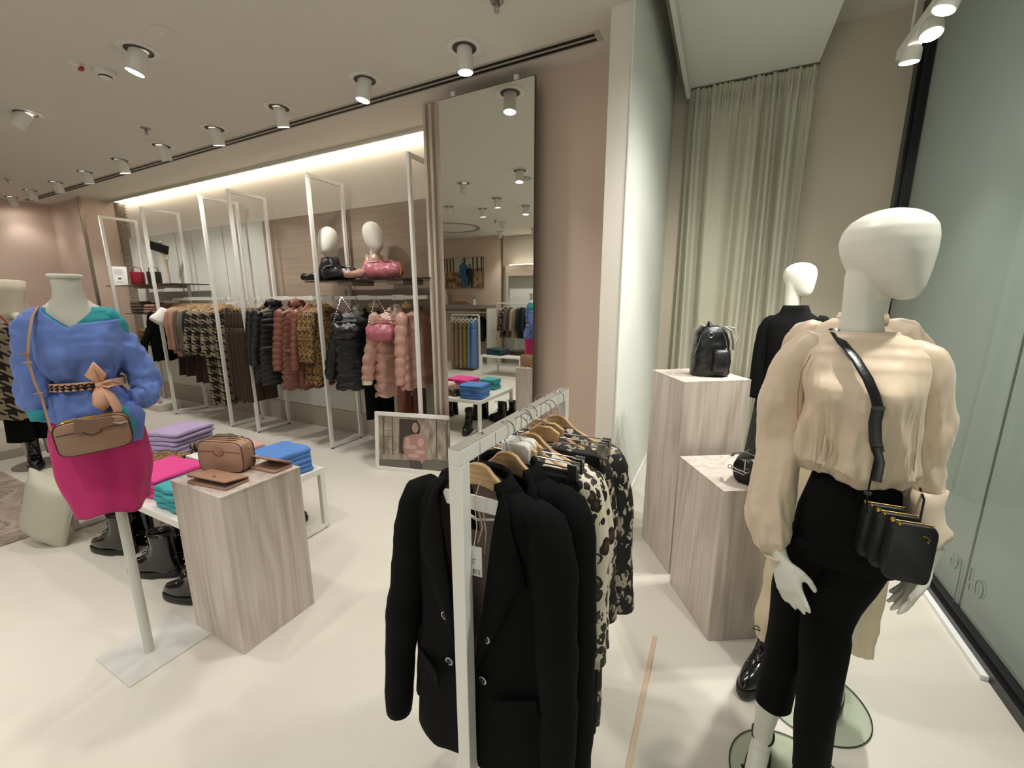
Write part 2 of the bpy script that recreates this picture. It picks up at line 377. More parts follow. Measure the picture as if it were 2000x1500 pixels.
# ---------------------------------------------------------------- ceiling fittings
def strip_slots():
    t = thing('air_vent', 'long double-slot air vent running along ceiling in front of the racks', 'vent', (0, 2.785, CZ))
    MB().span((-9.9, -.056, -.004), (-.79, .056, 0)).obj('frame', mat('vent_frame', '#b3ada2', .5), t, smooth=0)
    for y in (-.024, .024): MB().span((-9.88, y-.014, -.0055), (-.82, y+.014, -.004)).obj('slot', m_vdark, t, smooth=0)
strip_slots()
def downlight(x, y, label, tilt=(0, 0), on=True, pw=1.0, group='recessed ceiling spotlights', first=[None]):
    if first[0] is None or not on:
        t = thing('ceiling_spotlight', label, 'ceiling light', (x, y, CZ), group=group)
        MB().lathe([(.112, -.0005), (.112, -.004), (.08, -.008), (.076, -.006), (.074, -.0005)], n=40).obj('trim_ring', m_lampw, t)
        MB().lathe([(.075, -.0075), (.0, -.0078)], n=32, cap=False).obj('recess', m_dark, t)
        b_ = MB(); b_.lathe([(.047, .0), (.050, -.05), (.050, -.135), (.047, -.140), (.044, -.135), (.044, -.125)], n=32, cap=False)
        br = b_.obj('barrel', m_lampw, t)
        ln = MB().lathe([(.044, -.130), (.02, -.126), (.0, -.125)], n=24, cap=False).obj('lens', m_light if on else m_lampw, t)
        if not on:
            br.rotation_euler = (tilt[0], tilt[1], 0); ln.rotation_euler = (tilt[0], tilt[1], 0)
            return t
        first[0] = t
    else: t = dup(first[0], (x, y, CZ), label=label)
    for c in t.children:
        if c.name.startswith(('barrel', 'lens')): c.rotation_euler = (tilt[0], tilt[1], 0)
    ld = bpy.data.lights.new('downlight', 'SPOT'); ld.energy = LAMP_W*pw; ld.color = WARM; ld.spot_size = math.radians(95); ld.spot_blend = .9; ld.shadow_soft_size = .045
    lo = bpy.data.objects.new('downlight', ld); COL.objects.link(lo)
    R_ = Euler((tilt[0], tilt[1], 0)).to_matrix()
    lo.location = V((x, y, CZ))+R_ @ V((0, 0, -.165)); lo.rotation_euler = (tilt[0], tilt[1], 0)
    return t
# rx>0 throws the beam towards +y (the racks)
row = [(-1.59, 2.52), (-2.44, 2.52), (-3.40, 2.52), (-4.32, 2.52), (-5.26, 2.52), (-6.18, 2.53), (-7.11, 2.54), (-8.05, 2.56), (-8.95, 2.56), (-9.75, 2.58)]
ordn = ['nearest the tall mirror', 'second from the tall mirror', 'third from the tall mirror', 'fourth from the tall mirror', 'fifth from the tall mirror', 'sixth from the tall mirror', 'seventh from the tall mirror', 'eighth from the tall mirror', 'ninth from the tall mirror', 'farthest from the tall mirror']
tl = [(.05, 0), (-.1, .15), (.25, .1), (.25, .12), (.3, .15), (.25, .05), (.25, .1), (.25, .1), (.2, .1), (.2, .2)]
for (x, y), o_, t_ in zip(row, ordn, tl): downlight(x, y, 'white recessed spotlight in the row along the vent, '+o_, t_, pw=1 if x > -8.5 else .2)
downlight(-3.45, 1.61, 'white tilted spotlight beside the smoke detector on ceiling', (-.2, .2))
downlight(-5.39, 1.62, 'white sharply tilted spotlight beyond the smoke detector, left on ceiling', (-.45, .45))
for i, (x, y, tx, ty) in enumerate([(-3.26, .6, -.2, .2), (-3.26, -.34, -.1, 0), (-3.83, -.86, -.1, 0), (-3.08, -1.02, 0, 0), (-4.1, -2.1, -.2, 0), (-4.7, -3.1, -.2, 0), (-3.85, -3.1, -.2, 0), (-1.5, 1.15, .1, -.15), (-2.35, .75, .1, 0), (-1.35, -.2, .1, 0), (-.82, .98, .42, -.42), (-5.8, .35, 0, .1), (-6.6, -1.0, 0, 0), (-8.3, .9, 0, .1), (-9.2, 1.9, .1, .3), (-2.2, -1.9, .2, 0), (-1.0, -1.6, .2, 0)]):
    pl = ['above the folded sweaters, seen in mirror', 'in middle of mirrored ceiling', 'left of pair in mirrored ceiling', 'at right edge of mirrored ceiling', 'lower in mirrored ceiling', 'at mirrored wall corner', 'beside mirrored light cove', 'above the near clothes rack', 'above the knitwear torso', 'behind the viewer', 'near the window zone', 'over the rug', 'deep in the shop', 'over the houndstooth coat', 'in the far corner', 'at the back of shop', 'at the back near window'][i]
    downlight(x, y, 'white recessed ceiling spotlight '+pl, (tx, ty), pw=1 if x > -7 else .4, group='recessed ceiling spotlights over the shop')
# unlit spot in the mirrored ceiling
downlight(-4.25, -.47, 'unlit white recessed spotlight in mirrored ceiling', (0, 0), on=False, group=None or 'recessed ceiling spotlights over the shop')
# smoke detector, beacon, sprinklers, speaker
t = thing('smoke_detector', 'round white smoke detector on ceiling left of a spotlight', 'smoke detector', (-3.95, 1.62, CZ))
MB().lathe([(.055, 0), (.055, -.018), (.05, -.03), (.034, -.036), (.034, -.048), (.026, -.054), (0, -.055)], n=28).obj('body', m_lampw, t)
MB().lathe([(.0355, -.038), (.0355, -.046)], n=28, cap=False).obj('slot_ring', m_vdark, t)
t = thing('indicator_beacon', 'small white and red indicator beacon beside the smoke detector', 'alarm light', (-4.0, 1.49, CZ))
MB().lathe([(.034, 0), (.034, -.02), (.02, -.026), (0, -.027)], n=20).obj('base', m_lampw, t); MB().box((.01, .02, -.03), (.04, .022, .022)).obj('red_lens', mat('red_lens', '#a3271f', .3), t, bevel=.003)
def sprinkler(x, y, label):
    t = thing('sprinkler', label, 'sprinkler', (x, y, CZ), group='ceiling sprinklers')
    MB().lathe([(.038, 0), (.034, -.008), (.012, -.012), (.010, -.03), (0, -.03)], n=20).obj('cup', m_steel, t)
    mb = MB(); mb.tube([(-.012, 0, -.012), (-.016, 0, -.03), (0, 0, -.05)], .0025, 6); mb.tube([(.012, 0, -.012), (.016, 0, -.03), (0, 0, -.05)], .0025, 6); mb.lathe([(.016, -.05), (.016, -.053), (0, -.053)], n=16); mb.obj('deflector', m_steel, t)
sprinkler(-4.88, 2.235, 'small steel sprinkler on ceiling above the left wall racks')
sprinkler(-8.44, 2.235, 'small steel sprinkler on ceiling at far left')
sprinkler(-1.21, 2.25, 'small steel sprinkler on ceiling at top edge above the mirror')
sprinkler(-4.15, -1.9, 'small steel sprinkler seen in mirrored ceiling')
t = thing('ceiling_speaker', 'faint round white flush speaker disc on ceiling at upper left', 'speaker', (-3.1, 1.585, CZ))
MB().lathe([(.07, 0), (.07, -.004), (.062, -.005)], n=28).obj('disc', m_ceil, t); MB().ball((0, 0, -.006), .012).obj('centre', m_lampw, t)
t = tag(MB().lathe([(.10, 0), (.10, -.006), (.09, -.008)], (-2.45, .42, CZ), n=28).obj('ceiling_speaker', m_alum), 'grey round flush ceiling disc seen in the mirror', 'speaker')
tag(MB().lathe([(.62, 0), (.62, -.012), (.55, -.012), (.55, 0)], (-5.4, -2.2, CZ), n=48, cap=False).obj('ceiling_ring', m_alum), 'large grey ring on ceiling seen in mirror', 'ceiling ring')

# ---------------------------------------------------------------- tall mirror
t = thing('tall_mirror', 'tall frameless wall mirror reflecting the shop beside the blush wall', 'mirror', (-1.635, 2.84, 0))
m_mir = mat('mirror_glass', '#e9ece6', .0, metal=1)
MB().span((-.395, 0, .012), (.39, .004, 3.035)).obj('glass', m_mir, t, smooth=0)
MB().span((-.397, .0042, .01), (.394, .022, 3.04)).obj('backing', mat('mirror_edge_bronze', '#4b4038', .4, metal=.5), t, smooth=0)
for x in (-.27, .25): MB().lathe([(.02, .004), (.02, .035), (.0, .035)], (x, .012, 3.036), n=16).obj('top_clip', m_lampw, t)
for z in (.3, 1.6, 2.8): MB().span((-.1, .022, z), (.1, .188, z+.04)).obj('wall_bracket', m_steel, t)

# ---------------------------------------------------------------- track lights at the window
t = thing('track_spotlight_bar', 'white ceiling bar with bright spotlights at upper right by the window', 'track light', (.78, 2.75, 2.86))
MB().span((-.035, -2.6, 0), (.035, .52, .05)).obj('track', m_lampw, t, bevel=.004)
for y in (.45, -1.2, -2.4): MB().tube([(0, y, .05), (0, y, .82)], .006, 8).obj('hanger_rod', m_lampw, t)
for i, y in enumerate((.38, .16, -.06, -.62, -1.1, -1.6)):
    R_ = Matrix.Rotation((.12, -.32, 0, .62, .85, -.2)[i], 4, 'X') @ Matrix.Rotation((.06, .02, .38, .55, .5, .3)[i], 4, 'Y')
    mb = MB(); mb.lathe([(.03, 0), (.042, -.02), (.045, -.07), (.041, -.074)], n=24, cap=False); mb.xform(Matrix.Translation((0, y, 0)) @ R_); hd = mb.obj('spot_head', m_lampw, t)
    mb = MB(); mb.lathe([(.040, -.066), (0, -.062)], n=24, cap=False); mb.xform(Matrix.Translation((0, y, 0)) @ R_); mb.obj('lens', m_light, hd)
    ld = bpy.data.lights.new('tracklight', 'SPOT'); ld.energy = TRACK_W; ld.color = COOLW; ld.spot_size = math.radians(85); ld.spot_blend = .9; ld.shadow_soft_size = .04
    lo = bpy.data.objects.new('tracklight', ld); COL.objects.link(lo); lo.matrix_world = Matrix.Translation((.78, 2.75+y, 2.86)) @ R_ @ Matrix.Translation((0, 0, -.09))

# ---------------------------------------------------------------- curtain
mb = MB(); rings = []
W = .93; n = 150
for j, z in enumerate([0, .05, .4, 1, 1.8, 2.6, 3.1, 3.24, 3.27, 3.29, 3.31, 3.34, 3.37]):
    top = max(0, (z-2.9)/.45)
    ring = []
    for i in range(n):
        u = i/(n-1); x = -.41+u*W+ (.012*math.sin(9*u+z))
        ph = 2*PI*(u*5.2+.3*math.sin(u*9)+.04*z)
        fold = .055*math.sin(ph)+.02*math.sin(2.3*ph+1)
        fine = .016*math.sin(2*PI*u*34+3*math.sin(u*40))
        y = 4.33+fold*(1-.75*top)+fine*(1.6 if z > 3.23 else .03)*(.5 if z > 3.3 else 1)
        ring.append((x, y, z+(.006*math.sin(u*150) if z > 3.3 else 0)))
    rings.append(ring)
mb.loft(rings, closed=False)
tag(mb.obj('curtain', mat('sage_linen_curtain', '#bcb8a5', .85, bump=(350, .15), sheen=.1), smooth=180, sub=1, solid=.004), 'floor-length sage grey gathered curtain hanging behind the wooden display blocks', 'curtain')
tag(MB().span((-.42, 4.325, 3.372), (.53, 4.345, 3.379)).obj('curtain_rail', m_trim), 'thin dark curtain rail along top of the sage curtain', 'curtain rail')

# ---------------------------------------------------------------- shop behind the viewer (seen in the mirror)
struct('wall_front', MB().span((-10.15, -3.9, 0), (-4.95, -3.62, CZ)), m_pink)
struct('wall_front_recess', MB().span((-4.95, -3.95, 0), (-2.2, -3.9, CZ)), m_cream)
fr_ = MB(); fr_.span((-2.2, -3.9, 2.7), (1.3, -3.75, 3.72)); fr_.span((-2.2, -3.9, 0), (-1.9, -3.75, 2.7)); fr_.span((1.1, -3.9, 0), (1.3, -3.75, 2.7)); struct('wall_front_right', fr_, m_cream)
struct('door_1_added_glass', MB().span((-1.9, -3.83, 0), (1.1, -3.82, 2.7)), m_glass)  # unseen glazed opening, added as a way in for the fill light
al = bpy.data.lights.new('rear_fill_light', 'AREA'); al.shape = 'RECTANGLE'; al.size = 3.0; al.size_y = 2.6; al.energy = 30; al.color = (1, .97, .93)  # soft fill added behind the viewer to lift the ceiling and upright surfaces
ao = bpy.data.objects.new('rear_fill_light', al); COL.objects.link(ao); ao.location = (-.4, -4.3, 1.4); ao.rotation_euler = (PI/2, 0, 0)
struct('trim_6', MB().span((-4.95, -3.66, 0), (-4.90, -3.62, CZ)), m_trim)
struct('wall_panel_front', MB().span((-4.8, -3.9, .2), (-2.3, -3.80, 2.16)), m_panelw)
struct('trim_7', MB().span((-4.82, -3.9, 2.16), (-2.3, -3.62, 2.42)), m_taupe)
tag(MB().span((-4.75, -3.72, 2.422), (-2.35, -3.70, 2.44)).obj('led_strip_light', m_led), 'glowing light line above wood pelmet seen in the mirror', 'strip light')
E_=0
# ---------------------------------------------------------------- fabrics
f_black = mat('black_suiting', '#0a0a0b', .9, bump=(500, .1), sheen=.0, spec=.15)
f_lining = mat('taupe_lining', '#7d6a62', .45)
f_puffb = mat('black_nylon', '#0c0d10', .38, bump=(60, .25))
f_puffr = mat('rosewood_brown_nylon', '#7c4a3c', .33, bump=(60, .25))
f_puffp = mat('dusty_pink_nylon', '#b58a7c', .3, bump=(55, .3))
f_brown = mat('chocolate_brown_cloth', '#3a2a1e', .9, bump=(400, .15), var=(3, .15, (6, 6, .5)))
f_dkbrown = mat('dark_brown_wool', '#2d1a12', .9, bump=(400, .15))
f_rose = mat('rose_beige_knit', '#a57a68', .9, bump=(300, .2))
f_taupe = mat('taupe_knit', '#5c5040', .9, bump=(300, .2))
f_olive = mat('grey_olive_knit', '#6a6352', .9, bump=(300, .2))
f_green = mat('dark_teal_knit', '#12201f', .9)
f_whitet = mat('white_cotton', '#e4e2dc', .85, bump=(200, .1))
f_hound = houndstooth('houndstooth_wool', '#887d64', '#150c0a', .105, (0, 2))
f_leops = leopard('small_leopard_print', '#94703f', '#130c08', '#402a18', 58, fill=.5, r0=.2, breaks=.42)
f_leopc = leopard('cream_cheetah_print', '#d8cfb8', '#1c130d', '#4b3725', 30, fill=.5, r0=.2, breaks=.42, rough=.5)
f_leopk = leopard('black_rosette_print', '#0e0b0a', '#b3a693', '#5a4636', 34, fill=.48, r0=.2, breaks=.46, rough=.6)
f_blue = mat('cornflower_blue_jersey', '#6079bd', .85, bump=(300, .15), sheen=.15)
f_teal = mat('teal_jersey', '#25909a', .8, bump=(300, .15), sheen=.1)
f_magenta = mat('magenta_wool', '#bb2068', .85, bump=(350, .2), sheen=.1)
f_pinkk = mat('hot_pink_knit', '#d9428a', .85, bump=(300, .2))
f_lilac = mat('lilac_knit', '#b3a0c6', .85, bump=(300, .2))
f_bluek = mat('bright_blue_knit', '#5584c8', .85, bump=(300, .2))
f_tealk = mat('teal_knit', '#45a3ab', .85, bump=(300, .2))
f_pale = mat('pale_rose_knit', '#c99f9b', .85, bump=(300, .2))
f_zebra, nt, b, N, L = nm('zebra_print')
wv = N('ShaderNodeTexWave'); wv.inputs['Scale'].default_value = 14; wv.inputs['Distortion'].default_value = 9; wv.inputs['Detail'].default_value = 2; L(coords(nt), wv.inputs['Vector'])
L(ramp(nt, wv.outputs[0], [(.45, '#14100e'), (.55, '#8d7a63')]), b.inputs['Base Color']); b.inputs['Roughness'].default_value = .8
l_tan = mat('tan_leather', '#a9836c', .42, bump=(160, .12))
l_tand = mat('dark_tan_leather', '#7d5e4a', .45, bump=(160, .12))
l_blackl = mat('black_leather', '#0b0b0c', .3, bump=(120, .12))
l_pinkl = mat('dusty_rose_leather', '#a85c66', .33, bump=(30, .1))
l_brown = mat('leather_edge', '#3a211a', .5)
m_tagw = mat('paper_tag', '#d9d6cf', .7)

# ---------------------------------------------------------------- hangers
def hook(mb, r=.0018, rr=.021, stem=-.085, cz=-.017):
    pts = [(rr*math.cos(math.radians(a)), 0, cz+rr*math.sin(math.radians(a))) for a in range(-25, 181, 12)]
    pts += [(-rr*.9, 0, cz-.012), (-.006, 0, cz-.034), (0, 0, cz-.045), (0, 0, stem)]
    return mb.tube(pts, r, 6)
def wood_hanger(label, loc, rz, group='wooden hangers', hw=.2, m=None, cover=False):
    t = thing('clothes_hanger', label, 'hanger', loc, rz, group)
    top = [(x*hw/.2, z) for x, z in ((0, -.078), (.014, -.079), (.03, -.086), (.045, -.102), (.07, -.122), (.12, -.145), (.17, -.162), (.2, -.176))]
    bot = [(x*hw/.2, z) for x, z in ((.203, -.186), (.198, -.193), (.16, -.180), (.11, -.163), (.06, -.146), (.02, -.136), (0, -.134))]
    poly = top+bot+[(-x, z) for x, z in bot[-2::-1]]+[(-x, z) for x, z in top[:0:-1]]
    MB().prism(poly, .013).obj('arm', m or m_beech, t, bevel=.003)
    hook(MB()).obj('hook', m_chrome, t)
    if cover: MB().prism([(-.05, -.082), (.05, -.082), (.062, -.17), (-.062, -.17)], .022).obj('padded_cover', f_whitet, t, bevel=.005)
    return t
def clip_hanger(label, loc, rz, group='clip hangers', hw=.16, bar=None, n=1):
    t = thing('clip_hanger', label, 'hanger', loc, rz, group)
    hook(MB(), stem=-.075).obj('hook', m_chrome, t)
    mb = MB(); mb.prism([(-.05, -.085), (-.02, -.068), (.02, -.068), (.05, -.085), (.045, -.115), (-.045, -.115)], .012); mb.obj('yoke', m_beech, t, bevel=.003)
    mb = MB()
    for z in (-.098, -.112): mb.tube([(-hw, 0, z-.012), (-hw*.8, 0, z), (hw*.8, 0, z), (hw, 0, z-.012)], .002, 6)
    mb.obj('rod', bar or m_steel, t)
    for s in (-1, 1):
        mb = MB(); mb.box((s*hw*.9, -.008, -.118), (.026, .004, .045), Matrix.Rotation(.15, 3, 'X')); mb.box((s*hw*.9, .008, -.118), (.026, .004, .045), Matrix.Rotation(-.15, 3, 'X')); mb.tube([(s*hw*.9-.013, 0, -.108), (s*hw*.9+.013, 0, -.108)], .006, 8)
        mb.obj('clip', m_steel, t, bevel=.001)
    return t

# ---------------------------------------------------------------- garments on hangers (origin = top of the rail)
def torso_rings(L, sh, hw, d, neck, flare=1.0, waist=1.0, quilt=None, fold=(.03, 7), seed=0, n=40, dz=.02, z0=-.115, gap=0, sway=0):
    keys = [(0, neck, .034), (.02, neck+.035, .042), (.045, sh*.82, .046), (.08, sh, d), (.16, hw*.95, d+.012), ((L+z0)*.5+.1, hw*waist, d+.01), (L+z0, hw*flare, d+.02)]
    if quilt: dz = quilt[0]/7
    rings = []; m = max(6, int((L+z0)/dz))
    for j in range(m+1):
        q = (L+z0)*j/m; a, b_ = lerp_keys(keys, q); k = min(1, max(0, (q-.1)*4))
        if quilt and q > .03:
            puff = abs(math.sin(PI*(q+.01*math.sin(seed))/quilt[0]))**.6*quilt[1]*min(1, q*10)
        else: puff = 0
        def f(t, k=k, q=q, puff=puff):
            return 1+fold[0]*k*(math.sin(fold[1]*t+seed*2+q*3)+.5*math.sin(fold[1]*1.7*t+seed+q*2))+puff/.1
        zz = z0-q; c = (sway*q, 0, zz)
        ring = ell(c, a, b_, n, 2.3, f=f)
        if j == m: ring = [p+V((0, 0, .012*math.sin(3*i*.4+seed))) for i, p in enumerate(ring)]
        rings.append(ring)
    return rings
def sleeve_mesh(s, sh, pts, r0, r1, quilt=None, seed=0, flat=.75):
    # dense polyline
    P = [V(p) for p in pts]; out = []; rad = []
    tot = sum((b_-a).length for a, b_ in zip(P, P[1:])); step = quilt[0]/6 if quilt else .025; acc = 0
    for a, b_ in zip(P, P[1:]):
        l = (b_-a).length; k = max(2, int(l/step))
        for i in range(k):
            q = acc+l*i/k; out.append(a+(b_-a)*i/k); u = q/tot
            r = r0+(r1-r0)*u
            if quilt: r += abs(math.sin(PI*q/quilt[0]))**.6*quilt[1]
            else: r *= (1+.025*math.sin(q*40+seed)*math.sin(q*13))*min(1, .6+u*4)
            rad.append(r)
        acc += l
    out.append(P[-1]); rad.append(r1)
    return MB().tube([(s*p.x, p.y, p.z) for p in out], rad, 16, flat, up=(0, 1, 0))
def top_garment(name, label, cat, m, loc, rz, group=None, L=.65, sh=.185, hw=.2, d=.045, neck=.06, slv=.55, r0=.058, r1=.042, spread=.05, quilt=None, fold=(.03, 7), seed=0, flare=1.0, waist=1.0, collar=None, hood=False, cuff=None, belt=None, zip_=None, lining=None, fwd=0.0, liner=None):
    t = thing(name, label, cat, loc, rz, group)
    mb = MB().loft(torso_rings(L, sh, hw, d, neck, flare, waist, quilt, fold, seed), True, False)
    if not quilt: mb.wrinkle(.012, 9, seed, (1, 1, .35), lambda c: min(1, max(0, (-c.z-.16)*5)))
    else: mb.wrinkle(.007 if quilt[0] < .08 else .016, 13, seed, (1, 1, 1))
    mb.obj('body', m, t, smooth=180)
    for s in (-1, 1):
        sp_ = spread*(1+.2*math.sin(seed+s))
        pts = [(sh-.045, 0, -.178), (sh-.01, 0, -.20), (sh+.02, -fwd*.3, -.2-slv*.3), (hw+sp_*.7, -fwd*.7, -.2-slv*.65), (hw+sp_, -fwd, -.2-slv*.96)]
        o = sleeve_mesh(s, sh, pts, r0, r1, quilt, seed+s)
        o.wrinkle(.007, 16, seed+s, (1, 1, .7 if not quilt else 1.2))
        o = o.obj('sleeve', m, t, smooth=180)
        if cuff: MB().tube([(s*pts[-1][0], pts[-1][1], pts[-1][2]+.01), (s*(pts[-1][0]+.003), pts[-1][1], pts[-1][2]-.035)], r1+.006, 14, .8).obj('cuff', cuff, t, bevel=.004)
    if liner: MB().ball((0, -.035, -.125), (.06, .03, .07), 16).obj('neck_lining', liner, t, smooth=180)
    if hood:
        mb = MB(); rr = []
        for k in range(9):
            a_ = PI*(k/8); rr.append([V((x*(1-.1*math.sin(a_)), .01-.055*math.cos(a_)+.01*math.sin(6*th), -.10+.055*math.sin(a_)+z*.8)) for th in [2*PI*i/14 for i in range(14)] for x, z in [((.085)*math.cos(th), .035*math.sin(th))]])
        mb.loft(rr).noise(.012, 22, seed).obj('hood', m, t, smooth=180)
    if collar:
        mb = MB(); rr = []
        for k, (z, a_, b_) in enumerate(((-.13, .075, .05), (-.10, .068, .045), (-.085, .066, .045), (-.10, .078, .055), (-.125, .095, .066))): rr.append(ell((0, 0, z), a_, b_, 28))
        mb.loft(rr, False, False).obj('collar', collar, t, smooth=180)
    if belt:
        rg = torso_rings(L, sh, hw, d, neck, flare, waist, None, fold, seed)
        zb = -.115-(L-.115)*.52
        mb = MB(); mb.loft([ell((0, 0, zb+dz_), hw*waist+e, d+.022+e, 40, 2.3) for dz_, e in ((-.018, .004), (-.016, .012), (.016, .012), (.018, .004))], False, False)
        mb.tube([(.0, -d-.035, zb), (.03, -d-.05, zb+.02), (.05, -d-.035, zb), (.01, -d-.04, zb-.02), (-.02, -d-.04, zb-.12), (-.015, -d-.035, zb-.2)], .013, 8, .4)
        mb.tube([(.0, -d-.035, zb), (-.035, -d-.05, zb+.02), (-.05, -d-.035, zb), (-.01, -d-.04, zb-.02), (.03, -d-.04, zb-.1), (.035, -d-.035, zb-.17)], .013, 8, .4)
        mb.obj('belt', belt, t, smooth=180)
    if zip_: MB().tube([(0.0, -d-.018, -.16), (0, -d-.03, -.3), (0, -d-.03, -.115-(L-.115)*.95)], .009, 6, .5).obj('zip_placket', zip_, t)
    return t
def trousers(label, m, loc, rz, group=None, L=.95, hw=.17, d=.02, seed=0, flare=.95, name='trousers'):
    t = thing(name, label, 'trousers', loc, rz, group)
    mb = MB(); mb.loft([ell((0, 0, -.118), hw*.95, d, 36, 2.6), ell((0, 0, -.15), hw, d+.004, 36, 2.6), ell((0, 0, -.25), hw*1.08, d+.012, 36, 2.6), ell((0, 0, -.33), hw*1.1, d+.012, 36, 2.6)]); mb.obj('waist', m, t, smooth=180)
    for s in (-1, 1):
        rr = []
        for j in range(15):
            z = -.30-(L-.18)*j/14; q = j/14
            rr.append(ell((s*hw*(.54+.01*q), .0, z), hw*.56*(1-(1-flare)*q), d+.014+.008*q, 22, 2.2, f=lambda th, q=q: 1+.12*q*math.sin(3*th+seed+s)))
        MB().loft(rr).noise(.006, 8, seed+s, (1, 1, .3)).obj('leg', m, t, smooth=180)
    return t
def skirt(label, m, loc, rz, group=None, L=.5, hw=.17, d=.03, seed=0, flare=1.25, z0=-.12):
    t = thing('skirt', label, 'skirt', loc, rz, group)
    rr = []
    for j in range(16):
        q = j/15; rr.append(ell((0, 0, z0-(L)*q), hw*(1+(flare-1)*q), d*(1+.8*q), 44, 2.2, f=lambda th, q=q: 1+.09*q*math.sin(6*th+seed)+.04*q*math.sin(11*th)))
    MB().loft(rr, True, False).noise(.004, 9, seed, (1, 1, .3)).obj('cloth', m, t, smooth=180)
    MB().loft([ell((0, 0, z0+.004), hw*1.0, d+.003, 36, 2.2), ell((0, 0, z0-.03), hw*1.02, d+.006, 36, 2.2)]).obj('waistband', m, t)
    return t

# ---------------------------------------------------------------- wall racks: tall white frames
def wall_frame(x, label, h=2.76):
    t = thing('rack_frame', label, 'clothes rack', (x, 0, 0), group='tall white rack frames')
    for y in (2.915, 3.315): MB().box((0, y, h/2+.008), (.026, .036, h-.016)).obj('post', m_wmetal, t, bevel=.002)
    MB().box((0, 3.115, h-.018), (.026, .364, .036)).obj('top_bar', m_wmetal, t, bevel=.002)
    MB().box((0, 3.115, .034), (.026, .364, .036)).obj('foot_bar', m_wmetal, t, bevel=.002)
    for y in (2.915, 3.315): MB().lathe([(.012, 0), (.012, .008)], (0, y, .0), n=12).obj('foot_pad', m_black, t)
    for z in (1.6,): MB().box((0, 3.373, z), (.018, .082, .018)).obj('wall_bracket', m_wmetal, t)
    return t
wall_frame(-7.95, 'tall white rack frame farthest left, holding glass shelf with red bag')
wall_frame(-6.78, 'tall white rack frame just left of white t-shirt and rose tops')
wall_frame(-5.44, 'tall white rack frame between houndstooth jackets and brown trousers')
wall_frame(-4.90, 'tall white rack frame left of the black puffer and rosewood puffer')
wall_frame(-3.63, 'tall white rack frame at left end of the shelf with bust heads')
wall_frame(-2.40, 'tall white rack frame nearest the mirror, beside the pink puffer')
def rail(x0, x1, label, y=3.1, z=1.615, clamps=()):
    t = thing('hanging_rail', label, 'rail', (0, y, z), group='white rails of the wall racks')
    MB().span((x0+.013, -.012, -.035), (x1-.013, .012, 0)).obj('bar', m_wmetal, t, bevel=.002)
    for x in (x0+.03, x1-.03): MB().span((x-.014, .013, -.03), (x+.014, .215, -.01)).obj('bracket', m_wmetal, t)
    for x in clamps: MB().span((x-.07, -.018, -.04), (x+.07, .018, .006)).obj('price_holder', m_wmetal, t, bevel=.002)
    return t
rail(-6.78, -5.44, 'white rail packed with white hangers and rose tops')
rail(-4.90, -3.63, 'white rail holding the brown trousers and puffers', clamps=(-4.45, -4.0))
rail(-3.63, -2.40, 'white rail beneath the shelf with bust heads', clamps=(-3.2, -2.75))
m_gls = mat('smoked_glass_shelf', '#2a2522', .15); 
def shelf(x0, x1, z, label, bx):
    t = thing('wall_shelf', label, 'shelf', (0, 0, z))
    MB().span((x0, 2.94, -.012), (x1, 3.36, 0)).obj('board', m_gls, t, bevel=.002)
    for x in bx: MB().span((x-.1, 3.05, -.045), (x+.1, 3.35, -.0125)).obj('bracket', m_taupe, t, bevel=.003)
shelf(-8.25, -6.35, 1.80, 'dark glass shelf at far left with red bag and framed sign', (-7.6, -6.95))
shelf(-3.85, -2.28, 1.765, 'dark glass shelf carrying two white bust heads', (-3.4, -2.75))

# ---------------------------------------------------------------- wall rack A: tops and houndstooth
RZ = PI/2; Y0 = 3.1; Z0 = 1.615
xs = -6.70
white_h = mat('white_hanger_plastic', '#dcd9d2', .5)
gA = 'hangers on the left wall rail'
first_h = wood_hanger('light hanger on the packed left wall rail', (xs, Y0, Z0+.004), RZ, gA, hw=.19)
for i in range(1, 22): dup(first_h, (xs+.057*i, Y0, Z0+.004), RZ)
top_garment('t_shirt', 'white short-sleeved t-shirt, first on the left wall rail', 't-shirt', f_whitet, (-6.66, Y0, Z0), RZ, slv=.12, L=.62, hw=.19, r0=.075, r1=.085, spread=.1, seed=1)
bl = top_garment('sweater', 'black sweater hanging at far left beneath the white t-shirt', 'sweater', f_black, (-7.15, 3.16, Z0-.03), RZ, L=.85, slv=.6, seed=2, hw=.24, spread=.1)
wood_hanger('wooden hanger of the black sweater at far left', (-7.15, 3.16, Z0-.03), RZ, 'wooden hanger far left')
tag(MB().span((-7.6, 3.145, Z0-.065), (-6.8, 3.175, Z0-.033)).obj('hanging_rail', m_wmetal), 'short rail at far left with the black sweater', 'rail')
tp = None
for i, (x, m, nme, L_) in enumerate([(-6.56, f_rose, 'rose beige knit top, second after the white t-shirt', .74), (-6.49, f_rose, 'rose beige knit top, middle of the rose tops', .76), (-6.42, f_rose, 'rose beige knit top, rightmost of the rose tops', .77), (-6.35, f_taupe, 'dark taupe knit top next to the rose tops', .76), (-6.27, f_olive, 'grey olive knit top, left of the pair', .74), (-6.19, f_olive, 'grey olive knit top, right of the pair', .74), (-6.11, f_green, 'dark green knit top before the houndstooth jackets', .76)]):
    top_garment('knit_top', nme, 'sweater', m, (x, Y0+.01*math.sin(i*2), Z0), RZ+.05*math.sin(i*3), 'tops on the left wall rail', L=L_, slv=.5, seed=i, hw=.19, d=.022, r0=.045, r1=.035, spread=.02)
